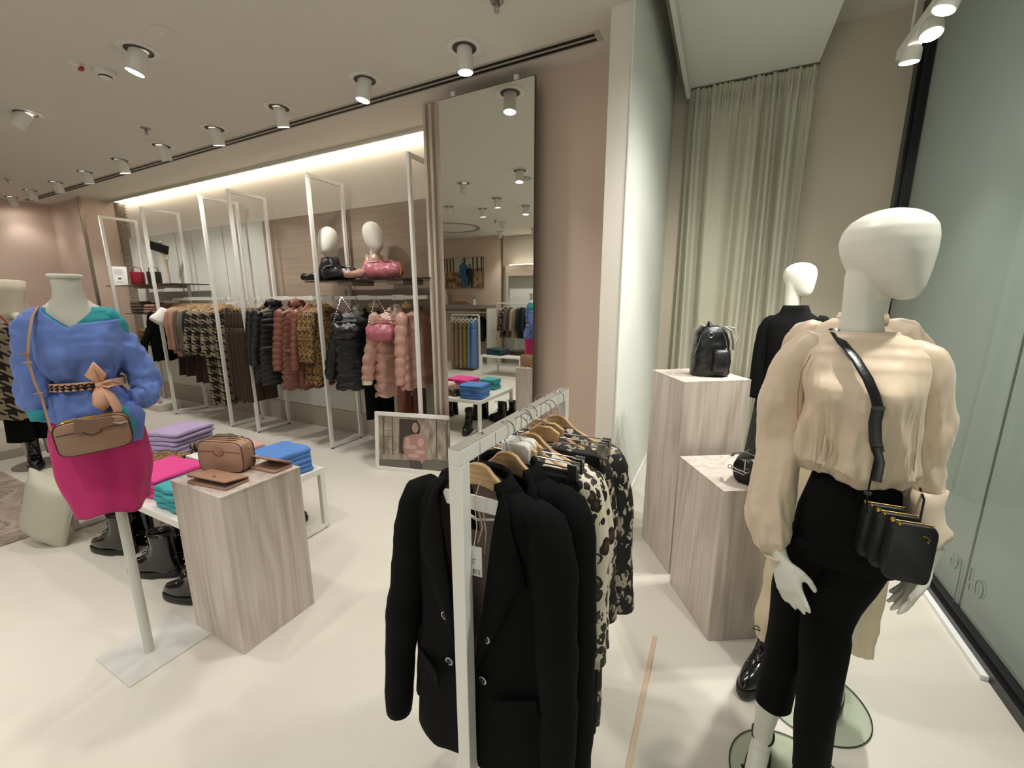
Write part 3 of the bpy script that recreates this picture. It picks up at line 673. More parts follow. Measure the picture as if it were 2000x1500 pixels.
for i, (x, nme) in enumerate([(-6.02, 'houndstooth jacket on the left wall rail, left one'), (-5.86, 'houndstooth jacket on the left wall rail, middle one with tied neck'), (-5.66, 'houndstooth jacket half behind the white frame post')]):
    top_garment('houndstooth_jacket', nme, 'jacket', f_hound, (x, Y0-.01*i, Z0), RZ+.1*(i-1), 'houndstooth jackets', L=.72, slv=.52, seed=i+4, hw=.21, d=.05, spread=.05)
for i, x in enumerate((-6.5, -6.3, -6.05, -5.9)):
    skirt(['dark brown skirt below the rose tops, leftmost', 'dark brown skirt below the rose tops, second', 'dark brown skirt below the houndstooth jackets, third', 'dark brown skirt below the houndstooth jackets, rightmost'][i], f_dkbrown, (x, Y0, Z0-.35), RZ, 'dark brown skirts low on the left rail', L=.56 if i < 2 else .62, hw=.15, d=.03, seed=i, flare=1.3, z0=-.12)
for i, x in enumerate((-5.78, -5.56)):
    trousers(['houndstooth trousers, left of the white frame post', 'houndstooth trousers, touching the white frame post'][i], f_hound, (x, Y0-.03, Z0-.22), RZ+.1*i, 'houndstooth trousers', L=1.02, seed=i, d=.035, hw=.15)
# ---------------------------------------------------------------- wall rack B
for i in range(5):
    x = -5.33+.072*i; dd = ['leftmost', 'second', 'middle', 'fourth', 'rightmost'][i]
    trousers('chocolate brown trousers on clip hangers, '+dd+' of five', f_brown, (x+.12, Y0-.06, Z0-.05), RZ+.06*math.sin(i), 'chocolate brown trousers', L=1.06 if i else 1.0, hw=.165, d=.022, seed=i)
    clip_hanger('brass-coloured clip hanger of brown trousers, '+dd+' of five', (x+.12, Y0-.06, Z0-.05), RZ, 'clip hangers of brown trousers', bar=m_gold)
tag(MB().span((-5.43, 3.03, Z0-.085), (-4.91, 3.05, Z0-.053)).obj('hanging_rail', m_wmetal), 'short rail with the chocolate brown trousers', 'rail')
top_garment('puffer_coat', 'black puffer coat left of the rosewood puffer, on wall rail', 'coat', f_puffb, (-4.62, Y0, Z0), RZ-.25, L=1.0, slv=.6, quilt=(.062, .012), sh=.19, hw=.215, d=.05, seed=3, hood=True, belt=f_puffb, zip_=f_black, spread=.05)
top_garment('puffer_coat', 'black puffer coat with hem behind, second of the black pair', 'coat', f_puffb, (-4.80, Y0+.02, Z0), RZ, L=.98, slv=.6, quilt=(.062, .008), sh=.19, hw=.21, d=.03, seed=5)
top_garment('puffer_coat', 'rosewood brown belted puffer coat with hood, front one', 'coat', f_puffr, (-4.2, Y0-.01, Z0), RZ-.3, L=1.02, slv=.62, quilt=(.066, .013), sh=.19, hw=.215, d=.05, seed=6, hood=True, belt=f_puffr, zip_=f_puffr, spread=.06)
top_garment('puffer_coat', 'rosewood brown puffer coat behind, next to the leopard dress', 'coat', f_puffr, (-4.02, Y0+.02, Z0), RZ, L=1.0, slv=.6, quilt=(.066, .008), sh=.19, hw=.21, d=.03, seed=7)
for x, q in ((-4.8, 'rear black puffer'), (-4.62, 'front black puffer'), (-4.2, 'front rosewood puffer'), (-4.02, 'rear rosewood puffer')): wood_hanger('wooden hanger of the '+q+' coat', (x, Y0, Z0+.004), RZ, 'hangers of puffer coats')
for i, x in enumerate((-3.86, -3.80, -3.745)):
    top_garment('leopard_dress', 'small leopard print dress, '+['left', 'middle', 'right'][i]+' of three behind the frame post', 'dress', f_leops, (x, Y0-.01, Z0), RZ-.2+.06*i, 'leopard dresses', L=.93, slv=.5, seed=i, hw=.2, d=.012, flare=1.08, r0=.05, spread=.02)
    wood_hanger('wooden hanger of the '+['left', 'middle', 'right'][i]+' leopard dress', (x, Y0-.01, Z0+.004), RZ-.2, 'hangers of leopard dresses')
# ---------------------------------------------------------------- wall rack C
top_garment('puffer_coat', 'black padded coat behind the black chain pouch bag', 'coat', f_puffb, (-3.28, Y0-.02, Z0-.02), RZ-.55, L=.92, slv=.62, quilt=(.09, .016), sh=.2, hw=.225, d=.075, seed=9, collar=f_puffb, spread=.07, fold=(.05, 4), liner=mat('olive_lining', '#8f8a6c', .6))
wood_hanger('wooden hanger of the black padded coat', (-3.28, Y0-.02, Z0-.016), RZ-.55, 'hanger of black padded coat', m=m_beech)
trousers('black trousers hanging low below the black padded coat', f_black, (-3.08, Y0, Z0-.12), RZ-.5, L=1.0, hw=.14, d=.03, seed=4)
clip_hanger('clip hanger holding the low black trousers', (-3.08, Y0, Z0), RZ-.5, 'clip hanger black')
top_garment('puffer_coat', 'dusty pink puffer coat with cream cuffs nearest the mirror', 'coat', f_puffp, (-2.78, Y0-.02, Z0-.02), RZ-.55, L=.93, slv=.6, quilt=(.095, .017), sh=.2, hw=.22, d=.08, seed=11, collar=f_puffp, cuff=mat('cream_fleece', '#d9cdb6', .95, bump=(120, .5)), spread=.1, fold=(.06, 4), belt=f_puffp, liner=mat('cream_lining', '#d8ceb8', .6))
wood_hanger('wooden hanger of the dusty pink puffer', (-2.78, Y0-.02, Z0-.016), RZ-.55, 'hanger of pink puffer')
top_garment('puffer_coat', 'dusty pink puffer coat behind, against the frame by the mirror', 'coat', f_puffp, (-2.56, Y0+.02, Z0-.02), RZ-.1, L=.85, slv=.62, quilt=(.095, .014), sh=.2, hw=.21, d=.03, seed=12)
trousers('rosewood padded trousers hanging low beside mirror', f_puffr, (-2.66, Y0, Z0-.14), RZ-.5, L=.98, hw=.13, d=.035, seed=8)
clip_hanger('clip hanger holding the rosewood padded trousers', (-2.66, Y0, Z0), RZ-.5, 'clip hanger rosewood')

# ---------------------------------------------------------------- chain pouch bags
def chain(mb, pts, r=.0065, n=26):
    P = [V(p) for p in pts]; seg = [(b_-a).length for a, b_ in zip(P, P[1:])]; T = sum(seg)
    for k in range(n):
        d = T*k/(n-1)*.9999; i = 0
        while d > seg[i]: d -= seg[i]; i += 1
        c = P[i].lerp(P[i+1], d/seg[i]); mb.ball(c, r, 6)
    return mb
def pouch(label, m, loc, rz, group=None, w=.3, h=.17, dp=.11, strap=None, seed=0, metal=None):
    t = thing('pouch_bag', label, 'handbag', loc, rz, group)
    rr = []
    for k in range(19):
        u = -1+2*k/18; a = math.sqrt(max(.02, 1-abs(u)**3.2))
        rr.append([V((u*w/2, dp/2*a*math.cos(th)*(1-.25*max(0, math.sin(th))), h/2*(.35+.65*a)*math.sin(th)+h/2+.012*math.sin(7*th+u*9)*(1 if math.sin(th) > 0 else .2))) for th in [2*PI*i/24 for i in range(24)]])
    MB().loft(rr).noise(.012, 16, seed, (1, 1, 1), lambda c: .4+c.z*5).obj('body', m, t, smooth=180)
    MB().tube([(-w*.36, -.012, h*.96), (-w*.1, -.016, h*1.03), (w*.12, -.016, h*1.02), (w*.36, -.012, h*.96)], .008, 8, .6).obj('frame_rim', m, t)
    if strap: chain(MB(), strap, .008).obj('chain', metal or m_chrome, t)
    return t
pouch('black leather pouch bag hung by a beaded chain over black coat', l_blackl, (-3.17, 2.83, 1.20), RZ-.6, strap=[(-.12, 0, .16), (-.07, .02, .29), (-.015, .1, .405), (.04, .05, .3), (.1, 0, .15)], seed=1, w=.29, h=.17)
pouch('dusty rose leather pouch bag hung by a chain over pink puffer', l_pinkl, (-2.74, 2.83, 1.20), RZ-.6, strap=[(-.11, 0, .16), (-.06, .02, .29), (-.01, .1, .405), (.04, .05, .3), (.1, 0, .15)], seed=2, w=.27, h=.17)
pouch('black leather pouch bag lying on glass shelf before black scarf head', l_blackl, (-3.46, 3.05, 1.765), PI*.13, w=.36, h=.14, dp=.14, seed=3, strap=[(-.17, -.02, .1), (-.12, -.03, .14), (-.06, -.04, .15)], metal=m_chrome)
pouch('dusty rose leather pouch bag lying on glass shelf', l_pinkl, (-2.87, 3.05, 1.765), PI*.13, w=.36, h=.16, dp=.14, seed=4, strap=[(.16, -.03, .13), (.18, -.04, .08), (.17, -.05, .03)], metal=m_gold)

# ---------------------------------------------------------------- bust heads on the shelf
def bust(label, loc, rz, mc, seed):
    t = thing('bust_form', label, 'mannequin', loc, rz)
    rr = []
    for z, y, a, b_ in ((0, .0, .075, .07), (.03, 0, .06, .055), (.10, 0, .046, .046), (.20, -.003, .043, .045), (.26, -.008, .045, .05), (.285, -.045, .045, .06), (.295, -.045, .055, .085), (.33, -.035, .072, .1), (.38, -.02, .085, .112), (.44, 0, .092, .118), (.49, .01, .087, .112), (.53, .015, .066, .086), (.552, .018, .034, .044), (.558, .018, .006, .008)):
        rr.append(ell((0, y, z), a, b_, 28, 2))
    MB().loft(rr).obj('head', m_mann, t, smooth=180, sub=1)
    rr = []
    for z, a, b_ in ((0, .16, .12), (.06, .16, .12), (.13, .13, .10), (.19, .10, .085), (.245, .085, .075), (.25, .06, .055)): rr.append(ell((0, 0, z), a, b_, 36, 2, f=lambda th: 1+.07*math.sin(5*th+seed)))
    MB().loft(rr, True, False).noise(.022, 14, seed).obj('puffer_scarf', mc, t, smooth=180)
    MB().tube([(-.08, -.02, .06), (-.17, -.03, .06), (-.25, -.02, .045), (-.3, -.02, .055)], [.05, .055, .04, .05], 12, .8).noise(.012, 20, seed+1).obj('sleeve', mc, t, smooth=180)
    return t
bust('white faceless bust head with black puffer scarf, left on glass shelf', (-3.72, 3.17, 1.765), .35, f_puffb, 1)
bust('white faceless bust head with pink puffer scarf, right on glass shelf', (-3.10, 3.17, 1.765), 1.25, f_puffp, 3)

# ---------------------------------------------------------------- far-left shelf items and folded knits
t = thing('framed_sign', 'white framed notice leaning on the far left glass shelf', 'sign', (-7.95, 3.0, 1.80), .9, rot=(-.22, 0, 1.0))
MB().span((-.09, 0, 0), (.09, .012, .28)).obj('frame', m_wmetal, t, bevel=.003)
MB().span((-.07, -.002, .02), (.07, 0, .26)).obj('page', mat('page', '#d9d7d2', .6), t)
mb = MB()
for k in range(6): mb.span((-.05, -.003, .16+.014*k), (.05-.02*(k % 2), -.002, .163+.014*k))
mb.span((-.015, -.003, .09), (.02, -.002, .115)); mb.span((-.04, -.003, .06), (.04, -.002, .063)); mb.span((-.04, -.003, .045), (.03, -.002, .048)); mb.obj('print', m_dark, t)
def bucket(label, m, loc, rz, w=.15, h=.17):
    t = thing('bucket_bag', label, 'handbag', loc, rz)
    MB().loft([ell((0, 0, z), w/2*k, w/2.6*k, 28, 3) for z, k in ((0, .95), (.01, 1), (h*.6, 1.06), (h, 1.02), (h-.005, .98), (h*.6, 1.0), (.02, .95))], True, False).obj('body', m, t, smooth=60)
    MB().tube([(-w*.35, 0, h), (-w*.3, 0, h+.05), (0, 0, h+.075), (w*.3, 0, h+.05), (w*.35, 0, h)], .005, 8).obj('handle', m, t)
bucket('small red leather bucket bag on the far left glass shelf', mat('red_leather', '#8f1525', .4), (-7.35, 2.98, 1.80), 1.0)
bucket('small dark brown bucket bag beside the red bag on shelf', mat('dark_brown_leather', '#33262a', .4), (-7.08, 3.06, 1.80), 1.0)
t = thing('display_hand', 'pale display hand rising from shelf holding up a black wallet', 'mannequin hand', (-7.12, 3.24, 1.80), .9)
hb = MB(); hb.tube([(0, 0, 0), (0, 0, .16), (0, 0, .30), (0, -.01, .36)], [.03, .024, .022, .032], 14)
for k in range(4): hb.tube([(-.024+.016*k, -.01, .37), (-.034+.02*k, -.02, .42), (-.04+.022*k, -.012, .46)], [.009, .008, .006], 8)
hb.tube([(.028, -.01, .35), (.05, -.02, .39)], [.01, .007], 8); hb.obj('hand', mat('pale_wood_hand', '#cdbfa8', .5), t, smooth=60)
t = thing('wallet', 'black open wallet held up on the display hand at far left', 'wallet', (-7.12, 3.20, 2.25), rot=(.5, .35, .9))
MB().span((-.12, -.02, 0), (.09, -.006, .13)).obj('cover', l_blackl, t, bevel=.004); MB().span((-.11, 0, .004), (.08, .012, .122)).obj('inner_leaf', l_blackl, t, bevel=.003); MB().lathe([(.014, 0), (.014, .03), (.006, .03)], (-.01, -.012, .13), n=14).obj('clasp', m_steel, t)

def folded(name, label, m, loc, rz, group, w=.27, d=.22, h=.034, seed=0, mirror=False):
    """one folded sweater: rounded front fold, loose layered sides"""
    mb = MB(); rr = []
    n = 34
    for k in range(17):
        u = -1+2*k/16; e = max(0, abs(u)-.86)/.14; sx = u*w/2
        ring = []
        for i in range(n):
            th = 2*PI*i/n; cs, sn = math.cos(th), math.sin(th)
            y = d/2*math.copysign(abs(cs)**.32, cs)*(1-.05*e**2); z = h/2*math.copysign(abs(sn)**.45, sn)*(1-.3*e**2)
            if cs > .8: y -= .012*math.exp(-(z/(h*.12))**2)      # layered back edge
            ring.append(V((sx, y+.004*math.sin(u*5+seed), z+h/2+.003*math.sin(u*4+seed)*(1 if z > 0 else 0))))
        rr.append(ring)
    mb.loft(rr); mb.noise(.005, 11, seed, (1, 1, 1), lambda c: 1 if c.z > .004 else .2); mb.wrinkle(.005, 16, seed, (1, 1, 1), lambda c: 1 if c.z > h*.6 else .3)
    return tag2(mb.obj(name, m, smooth=180), label, 'sweater', group, loc, rz)
def tag2(o, label, cat, group, loc, rz):
    tag(o, label, cat, group); o.location = loc; o.rotation_euler = (0, 0, rz); return o
def stack(n, m, x, y, z, rz, names, group, w=.27, d=.22, h=.034, seed=0, name='folded_sweater'):
    first = None
    for i in range(n):
        r_ = random.Random(seed*10+i)
        o = folded(name, names[i] if isinstance(names, list) else names % (['bottom', 'second from bottom', 'third from bottom', 'fourth from bottom', 'fifth from bottom', 'sixth from bottom'][i] if i < n-1 else 'topmost'), m, (x+r_.uniform(-.006, .006), y+r_.uniform(-.006, .006), z+h*.93*i), rz+r_.uniform(-.05, .05), group, w, d, h, seed*10+i)
# ---------------------------------------------------------------- low table with knitwear
t = thing('low_table', 'low white metal display table with knitwear beside the torso mannequin', 'table', (0, 0, 0))
X0, X1, YA, YB, TZ = -3.92, -2.345, .965, 1.80, .447
MB().span((X0, YA, TZ-.04), (X1, YA+.035, TZ)).span((X0, YB-.035, TZ-.04), (X1, YB, TZ)).span((X0, YA+.035, TZ-.04), (X0+.035, YB-.035, TZ)).span((X1-.035, YA+.035, TZ-.04), (X1, YB-.035, TZ)).obj('top_frame', m_wmetal, t, smooth=0, bevel=.002)
MB().span((X0+.035, YA+.035, TZ-.012), (X1-.035, YB-.035, TZ-.003)).obj('top', m_wmetal, t, smooth=0)
for x in (X0+.0175, X1-.0175):
    for y in (YA+.0175, YB-.0175): MB().box((x, y, (TZ-.04)/2+.006), (.035, .035, TZ-.052)).obj('leg', m_wmetal, t, bevel=.002)
    MB().span((x-.0175, YA+.035, .006), (x+.0175, YB-.035, .04)).obj('foot_bar', m_wmetal, t, bevel=.002)
Z = TZ
stack(4, f_pinkk, -2.97, 1.17, Z, .1, 'hot pink folded sweater, %s of the pink stack', 'hot pink folded sweaters', seed=1, w=.33, d=.3, h=.032)
stack(4, f_tealk, -2.61, 1.10, Z, 0, 'teal folded sweater, %s of the stack between skirt and podium', 'teal folded sweaters', seed=2, w=.22, d=.2)
stack(5, f_lilac, -3.66, 1.58, Z, .25, 'lilac folded sweater, %s of the lilac stack', 'lilac folded sweaters', seed=3, w=.3, d=.32, h=.036)
stack(5, f_bluek, -2.52, 1.62, Z, -.1, 'bright blue folded sweater, %s of the blue stack', 'bright blue folded sweaters', seed=4, w=.28, d=.27, h=.034)
stack(3, f_pale, -3.05, 1.62, Z, -.05, 'pale rose folded sweater, %s of the rose stack behind the tan bag', 'pale rose folded sweaters', seed=5, w=.34, d=.28, h=.04)
stack(2, f_zebra, -2.80, 1.58, Z, .3, ['zebra print folded scarf beneath, between rose and blue knits', 'zebra print folded scarf on top, between rose and blue knits'], 'zebra print scarves', seed=6, w=.2, d=.24, h=.045, name='folded_scarf')
stack(2, f_zebra, -3.33, 1.66, Z, .3, ['zebra print folded top beneath, behind the lilac stack', 'zebra print folded top above, behind the lilac stack'], 'zebra print tops', seed=7, w=.24, d=.26, h=.05, name='folded_scarf')
stack(3, f_leops, -3.32, 1.30, Z, .2, ['lowest leopard print folded top beside the pink stack', 'middle leopard print folded top beside the pink stack', 'uppermost leopard print folded top beside the pink stack'], 'leopard print folded tops', seed=8, w=.24, d=.24, h=.028, name='folded_blouse')
tag(MB().span((-3.14, 1.36, Z), (-2.98, 1.46, Z+.10)).obj('gift_box', m_wmetal, bevel=.003), 'small white box behind the tan camera bag on low table', 'box')
# three pairs of combat boots under the table
def boot(mirror=1):
    o = []
    sole = [(math.copysign(abs(math.cos(t_))**.8, math.cos(t_))*(.047 if math.sin(t_) < .2 else .037)*mirror, math.sin(t_)*.145) for t_ in [2*PI*i/32 for i in range(32)]]
    mb = MB(); mb.loft([[V((x*k, y*k2, z)) for x, y in sole] for z, k, k2 in ((0, .95, .97), (.006, 1.02, 1), (.03, 1.04, 1.01), (.036, .98, .98))]); o.append(('sole', mb, m_black, 35))
    mb = MB(); rr = []
    for z, cy, l, w_ in ((.034, 0, .142, .045), (.05, .0, .143, .046), (.07, .008, .134, .045), (.088, .03, .108, .043), (.105, .05, .085, .041), (.13, .066, .068, .040), (.17, .072, .06, .040), (.22, .07, .06, .043), (.245, .068, .062, .045), (.243, .068, .055, .038), (.2, .07, .05, .035)):
        rr.append([V((math.cos(t_)*w_*(1 if math.sin(t_) < 0 else .93), cy+math.sin(t_)*l, z)) for t_ in [2*PI*i/32 for i in range(32)]])
    mb.loft(rr, True, False); o.append(('upper', mb, m_bootl, 180))
    mb = MB()
    for i in range(7):
        q = i/6; z = .092+.14*q; y = lerp_keys([(0, -.052), (.2, -.03), (.35, -.005), (.6, .010), (1, .006)], q)[0]
        s = 1 if i % 2 else -1
        mb.tube([(-.022*s, y+.006, z), (0, y-.008, z+.006), (.022*s, y+.006, z+.013)], .0028, 6)
    mb.tube([(0, -.004, .235), (.02, -.02, .25), (.04, -.02, .235), (.01, -.01, .232)], .0024, 6); mb.tube([(0, -.004, .235), (-.025, -.02, .25), (-.035, -.02, .228), (-.01, -.01, .232)], .0024, 6)
    o.append(('laces', mb, m_black, 180))
    mb = MB()
    for i in range(6):
        q = i/5; z = .095+.13*q; y = lerp_keys([(0, -.046), (.2, -.022), (.35, .004), (.6, .018), (1, .014)], q)[0]
        for s in (-1, 1): mb.ball((s*.026, y, z), .0036, 6)
    mb.tube([(.043*mirror, .09, .19), (.047*mirror, .084, .18), (.047*mirror, .07, .18), (.043*mirror, .064, .19)], .0022, 6); o.append(('eyelets', mb, m_chrome, 180))
    return o
m_bootl = mat('polished_black_leather', '#0c0c0d', .16, bump=(14, .08), coat=.3)
def make_boot(label, loc, rz, group, mirror=1, scale=1.0):
    t = thing('lace_up_boot', label, 'boot', loc, rz, group)
    for n_, mb, m, sm in boot(mirror):
        if scale != 1: mb.xform(Matrix.Scale(scale, 4))
        mb.obj(n_, m, t, smooth=sm)
    return t
b1 = make_boot('black lace-up boot, far one of the left pair under table', (-3.34, 1.10, 0), -PI/2+.25, 'boots under the table', 1, 1.15)
def place(src, lab, loc, rz): return dup(src, loc, rz, label=lab)
b2 = make_boot('black lace-up boot, near one of the left pair under table', (-3.33, .985, 0), -PI/2+.3, 'boots under the table', -1, 1.15)
place(b1, 'black lace-up boot, far one of the middle pair under table', (-2.86, 1.11, 0), -PI/2+.3)
place(b2, 'black lace-up boot, near one of the middle pair under table', (-2.83, .985, 0), -PI/2+.35)
place(b1, 'black lace-up boot, far one of the right pair beside podium', (-2.50, 1.09, 0), -PI/2+.3)
place(b2, 'black lace-up boot, near one of the right pair beside podium', (-2.40, .97, 0), -PI/2+.35)
place(b1, 'black lace-up boot under far edge of table, seen in mirror left', (-3.0, 1.66, 0), PI*.9)
place(b2, 'black lace-up boot under far edge of table, seen in mirror right', (-2.62, 1.64, 0), PI*.9)

# rug and cushion
m_rug, nt, b, N, L = nm('marbled_rug')
n1 = N('ShaderNodeTexNoise'); n1.inputs['Scale'].default_value = 2.2; n1.inputs['Detail'].default_value = 6; n1.inputs['Distortion'].default_value = 2.5; L(coords(nt), n1.inputs['Vector'])
L(ramp(nt, n1.outputs[0], [(.35, '#8a7868'), (.5, '#a5968a'), (.56, '#7d6c5f'), (.7, '#a89a8d')]), b.inputs['Base Color']); b.inputs['Roughness'].default_value = .95
tag(MB().span((-5.9, -.7, 0), (-4.06, 1.10, .012)).obj('rug', m_rug, bevel=.004), 'greige marbled rug on floor at the left edge', 'rug')
mb = MB(); rr = []
for k in range(21):
    u = -1+2*k/20; t_ = .012+.075*(1-abs(u)**2.4)
    ring = []
    for i in range(40):
        v = -1+2*i/39 if i < 20 else 0
        th = 2*PI*i/40; cs, sn = math.cos(th), math.sin(th)
        y = .24*math.copysign(abs(cs)**.25, cs)*(1-.07*(1-abs(u)**2)); q = 1-abs(cs)**6
        ring.append(V((u*.24*(1-.07*(1-abs(cs)**4)), t_*math.copysign(abs(sn)**.8, sn)*1.0, y)))
    rr.append(ring)
mb.loft(rr).noise(.008, 7, 3)
cu = tag(mb.obj('cushion', mat('pale_sage_linen', '#b9b5a4', .9, bump=(420, .35)), smooth=180), 'pale sage square cushion leaning on the low table leg', 'cushion')
cu.location = (-3.83, .86, .232); cu.rotation_euler = (-.14, .30, .22); cu.scale = (.88, .88, .88)

# ---------------------------------------------------------------- wooden podium with small leather goods
pod = thing('display_podium', 'greige wooden display podium with tan bag and wallets on top', 'display block', (-1.98, 1.053, 0), 0)
mb = MB(); mb.span((-.193, -.183, 0), (.193, .183, .757)); mb.obj('body', m_podium, pod, smooth=0, bevel=.0015)
MB().span((-.195, -.185, .757), (.195, .185, .765)).obj('top_panel', m_podium, pod, smooth=0, bevel=.001)
def camera_bag(label, loc, rz, m, w=.23, h=.135, d=.07, rot=None, group=None, tagm=None):
    t = thing('camera_bag', label, 'handbag', loc, rz, group, rot=rot)
    def pr(k, kk=1): return [V((x*w/2*k, 0, h/2+z*h/2*k)) for x, z in [(math.copysign(abs(math.cos(a))**.38, math.cos(a)), math.copysign(abs(math.sin(a))**(.38), math.sin(a))*(1)) for a in [2*PI*i/40 for i in range(40)]]]
    rr = []
    for y, k in ((-d/2, .93), (-d/2+.004, .98), (-d/2+.012, 1), (0, 1.0), (d/2-.012, 1), (d/2-.004, .98), (d/2, .93)): rr.append([p+V((0, y, 0)) for p in pr(k)])
    MB().loft(rr).obj('body', m, t, smooth=50)
    mb = MB()
    for y in (-d/2+.006, d/2-.006): mb.tube([p+V((0, y, 0)) for p in pr(1.004)], .0018, 6, closed=True)
    mb.obj('piping', l_brown, t)
    mb = MB(); 
    for y in (-.012, .012): mb.tube([(-w*.46, y, h*.80), (-w*.42, y, h*.95), (-w*.3, y, h+.002), (w*.3, y, h+.002), (w*.42, y, h*.95), (w*.46, y, h*.8)], .0022, 6)
    mb.obj('zip', m_gold, t)
    MB().lathe([(.026, 0), (.026, -.003), (.019, -.0035), (.018, -.006), (.0, -.0065)], n=28).xform(Matrix.Translation((0, -d/2-.0005, h*.78)) @ Matrix.Rotation(-PI/2, 4, 'X')).obj('round_badge', m, t, smooth=40)
    MB().tube([(-w*.46, -d/2-.001, h*.68), (-w*.12, -d/2-.002, h*.70), (-w*.10, -d/2-.003, h*.6), (0, -d/2-.003, h*.54), (w*.10, -d/2-.003, h*.6), (w*.12, -d/2-.002, h*.70), (w*.46, -d/2-.001, h*.68)], .0014, 5).obj('stitch_line', l_brown, t)
    for s in (-1, 1):
        MB().tube([(s*w*.5, -.006, h*.72), (s*(w*.5+.008), -.006, h*.8), (s*(w*.5+.008), .006, h*.8), (s*w*.5, .006, h*.72)], .002, 6).obj('strap_ring', m_gold, t)
    return t
cb = camera_bag('tan leather camera bag standing on the wooden podium', (-2.07, 1.065, .765), .32, l_tan, w=.235, h=.15, d=.085)
MB().span((-.128, -.03, .05), (-.12, -.024, .10)).obj('zip_pull', l_tan, cb, bevel=.002)
def flat_wallet(label, loc, rz, w, d, m, open_, lean=0):
    t = thing('wallet', label, 'wallet', loc, rz)
    MB().box((0, 0, .007), (w, d, .012)).obj('lower_leaf', m, t, bevel=.003)
    R_ = Matrix.Rotation(open_, 3, 'X')
    mb = MB(); mb.box((0, -d/2, .008), (w, d, .008)); mb.xform(Matrix.Translation((0, d/2, .013)) @ R_.to_4x4() @ Matrix.Translation((0, 0, 0))); fl = mb.obj('flap', m, t, bevel=.003)
    mb = MB(); mb.box((0, -d/2, .0035), (w+.001, d+.001, .0015)); mb.xform(Matrix.Translation((0, d/2, .013)) @ R_.to_4x4()); mb.obj('edge', l_brown, t)
    mb = MB(); mb.lathe([(.008, .012), (.008, .0135), (0, .0135)], (w*.05, -d*.72, 0), n=16); mb.xform(Matrix.Translation((0, d/2, .013)) @ R_.to_4x4()); mb.obj('snap', m_gold, t)
    return t
flat_wallet('large flat tan leather wallet at the front edge of podium', (-1.955, .955, .765), .12, .24, .11, l_tan, -.16)
flat_wallet('small flat tan leather wallet at back right corner of podium', (-1.895, 1.165, .765), .1, .16, .10, l_tan, -.45)
t = thing('chain_strap', 'coiled tan strap and chain beside tan camera bag on podium', 'strap', (0, 0, 0))
MB().tube([(-2.16, 1.0, .773), (-2.165, .95, .773), (-2.12, .93, .773), (-2.1, .97, .775)], .007, 8, .4).obj('leather_strap', l_tan, t)
chain(MB(), [(-2.165, 1.05, .775), (-2.17, 1.12, .775), (-2.12, 1.19, .775), (-2.05, 1.2, .775)], .0055, 18).obj('chain', m_gold, t)

# ---------------------------------------------------------------- framed poster on the floor
t = thing('framed_poster', 'white framed fashion poster standing on floor left of the mirror', 'poster', (-2.80, 2.70, 0), .2, rot=(-.09, 0, .24))
PW, PH = .98, .555
fr = MB(); fr.span((0, 0, 0), (PW, .03, .035)).span((0, 0, PH-.035), (PW, .03, PH)).span((0, 0, .035), (.035, .03, PH-.035)).span((PW-.035, 0, .035), (PW, .03, PH-.035)); fr.obj('frame', m_wmetal, t, smooth=0, bevel=.003)
m_stone, nt, b, N, L = nm('poster_stone_background')
n1 = N('ShaderNodeTexNoise'); n1.inputs['Scale'].default_value = 7; n1.inputs['Detail'].default_value = 6; L(coords(nt, (3, 1, 1)), n1.inputs['Vector'])
L(ramp(nt, n1.outputs[0], [(.3, '#73685c'), (.5, '#9a8e80'), (.7, '#b9ae9c')]), b.inputs['Base Color']); b.inputs['Roughness'].default_value = .3; b.inputs['Coat Weight'].default_value = .2
MB().span((.035, .012, .035), (PW-.035, .02, PH-.035)).obj('print_background', m_stone, t, smooth=0)
cx_ = .41; y_ = .0115
def flatpoly(pts, m, name, y=y_, th=.0006):
    MB().prism([(cx_+x, z) for x, z in pts], th, Matrix.Translation((0, y, 0))).obj(name, m, t, smooth=0)
def blob(x, z, a, b_, n=22, w=0): return [(x+a*math.cos(2*PI*i/n)*(1+w*math.sin(5*i)), z+b_*math.sin(2*PI*i/n)*(1+w*math.cos(4*i))) for i in range(n)]
mP = {k: mat('poster_'+k, v, .35) for k, v in dict(ground='#6b645c', dark='#473f38', line='#5f564b', skin='#a98f80', hair='#3b2c27', pink='#a9827a', pinkl='#c3a197', trous='#4a4645', lip='#7a4a45').items()}
flatpoly([(-.375, .035), (.52, .035), (.52, .13), (.2, .145), (.0, .12), (-.375, .10)], mP['ground'], 'printed_ground', .0118)
flatpoly([(-.17, .17), (-.16, .50), (.02, .50), (.02, .17)], mP['dark'], 'printed_doorway', .0116)
for x in (-.33, -.24, .2, .3): flatpoly([(x, .15), (x, .51), (x+.012, .51), (x+.012, .15)], mP['line'], 'printed_column', .0116)
for z in (.2, .26, .32, .38): flatpoly([(-.375, z), (-.18, z+.004), (-.18, z+.007), (-.375, z+.003)], mP['line'], 'printed_joint', .0114)
flatpoly([(-.06, .036), (-.065, .2), (.07, .2), (.065, .036)], mP['trous'], 'printed_trousers', .0112)
flatpoly(blob(.0, .415, .047, .075, w=.03)+[], mP['hair'], 'printed_hair', .0110)
flatpoly([(-.035, .36), (-.115, .33), (-.13, .24), (-.105, .14), (-.04, .115), (.04, .12), (.06, .09), (.09, .13), (.12, .21), (.12, .30), (.075, .355), (.03, .37)], mP['pink'], 'printed_coat', .0106)
for q in ((-.05, .24, .06, .022), (.04, .20, .055, .02), (-.02, .16, .06, .018), (.05, .29, .03, .04), (-.08, .29, .02, .04)): flatpoly(blob(*q), mP['pinkl'], 'printed_coat_fold', .0103)
flatpoly(blob(-.004, .425, .031, .048), mP['skin'], 'printed_face', .0101)
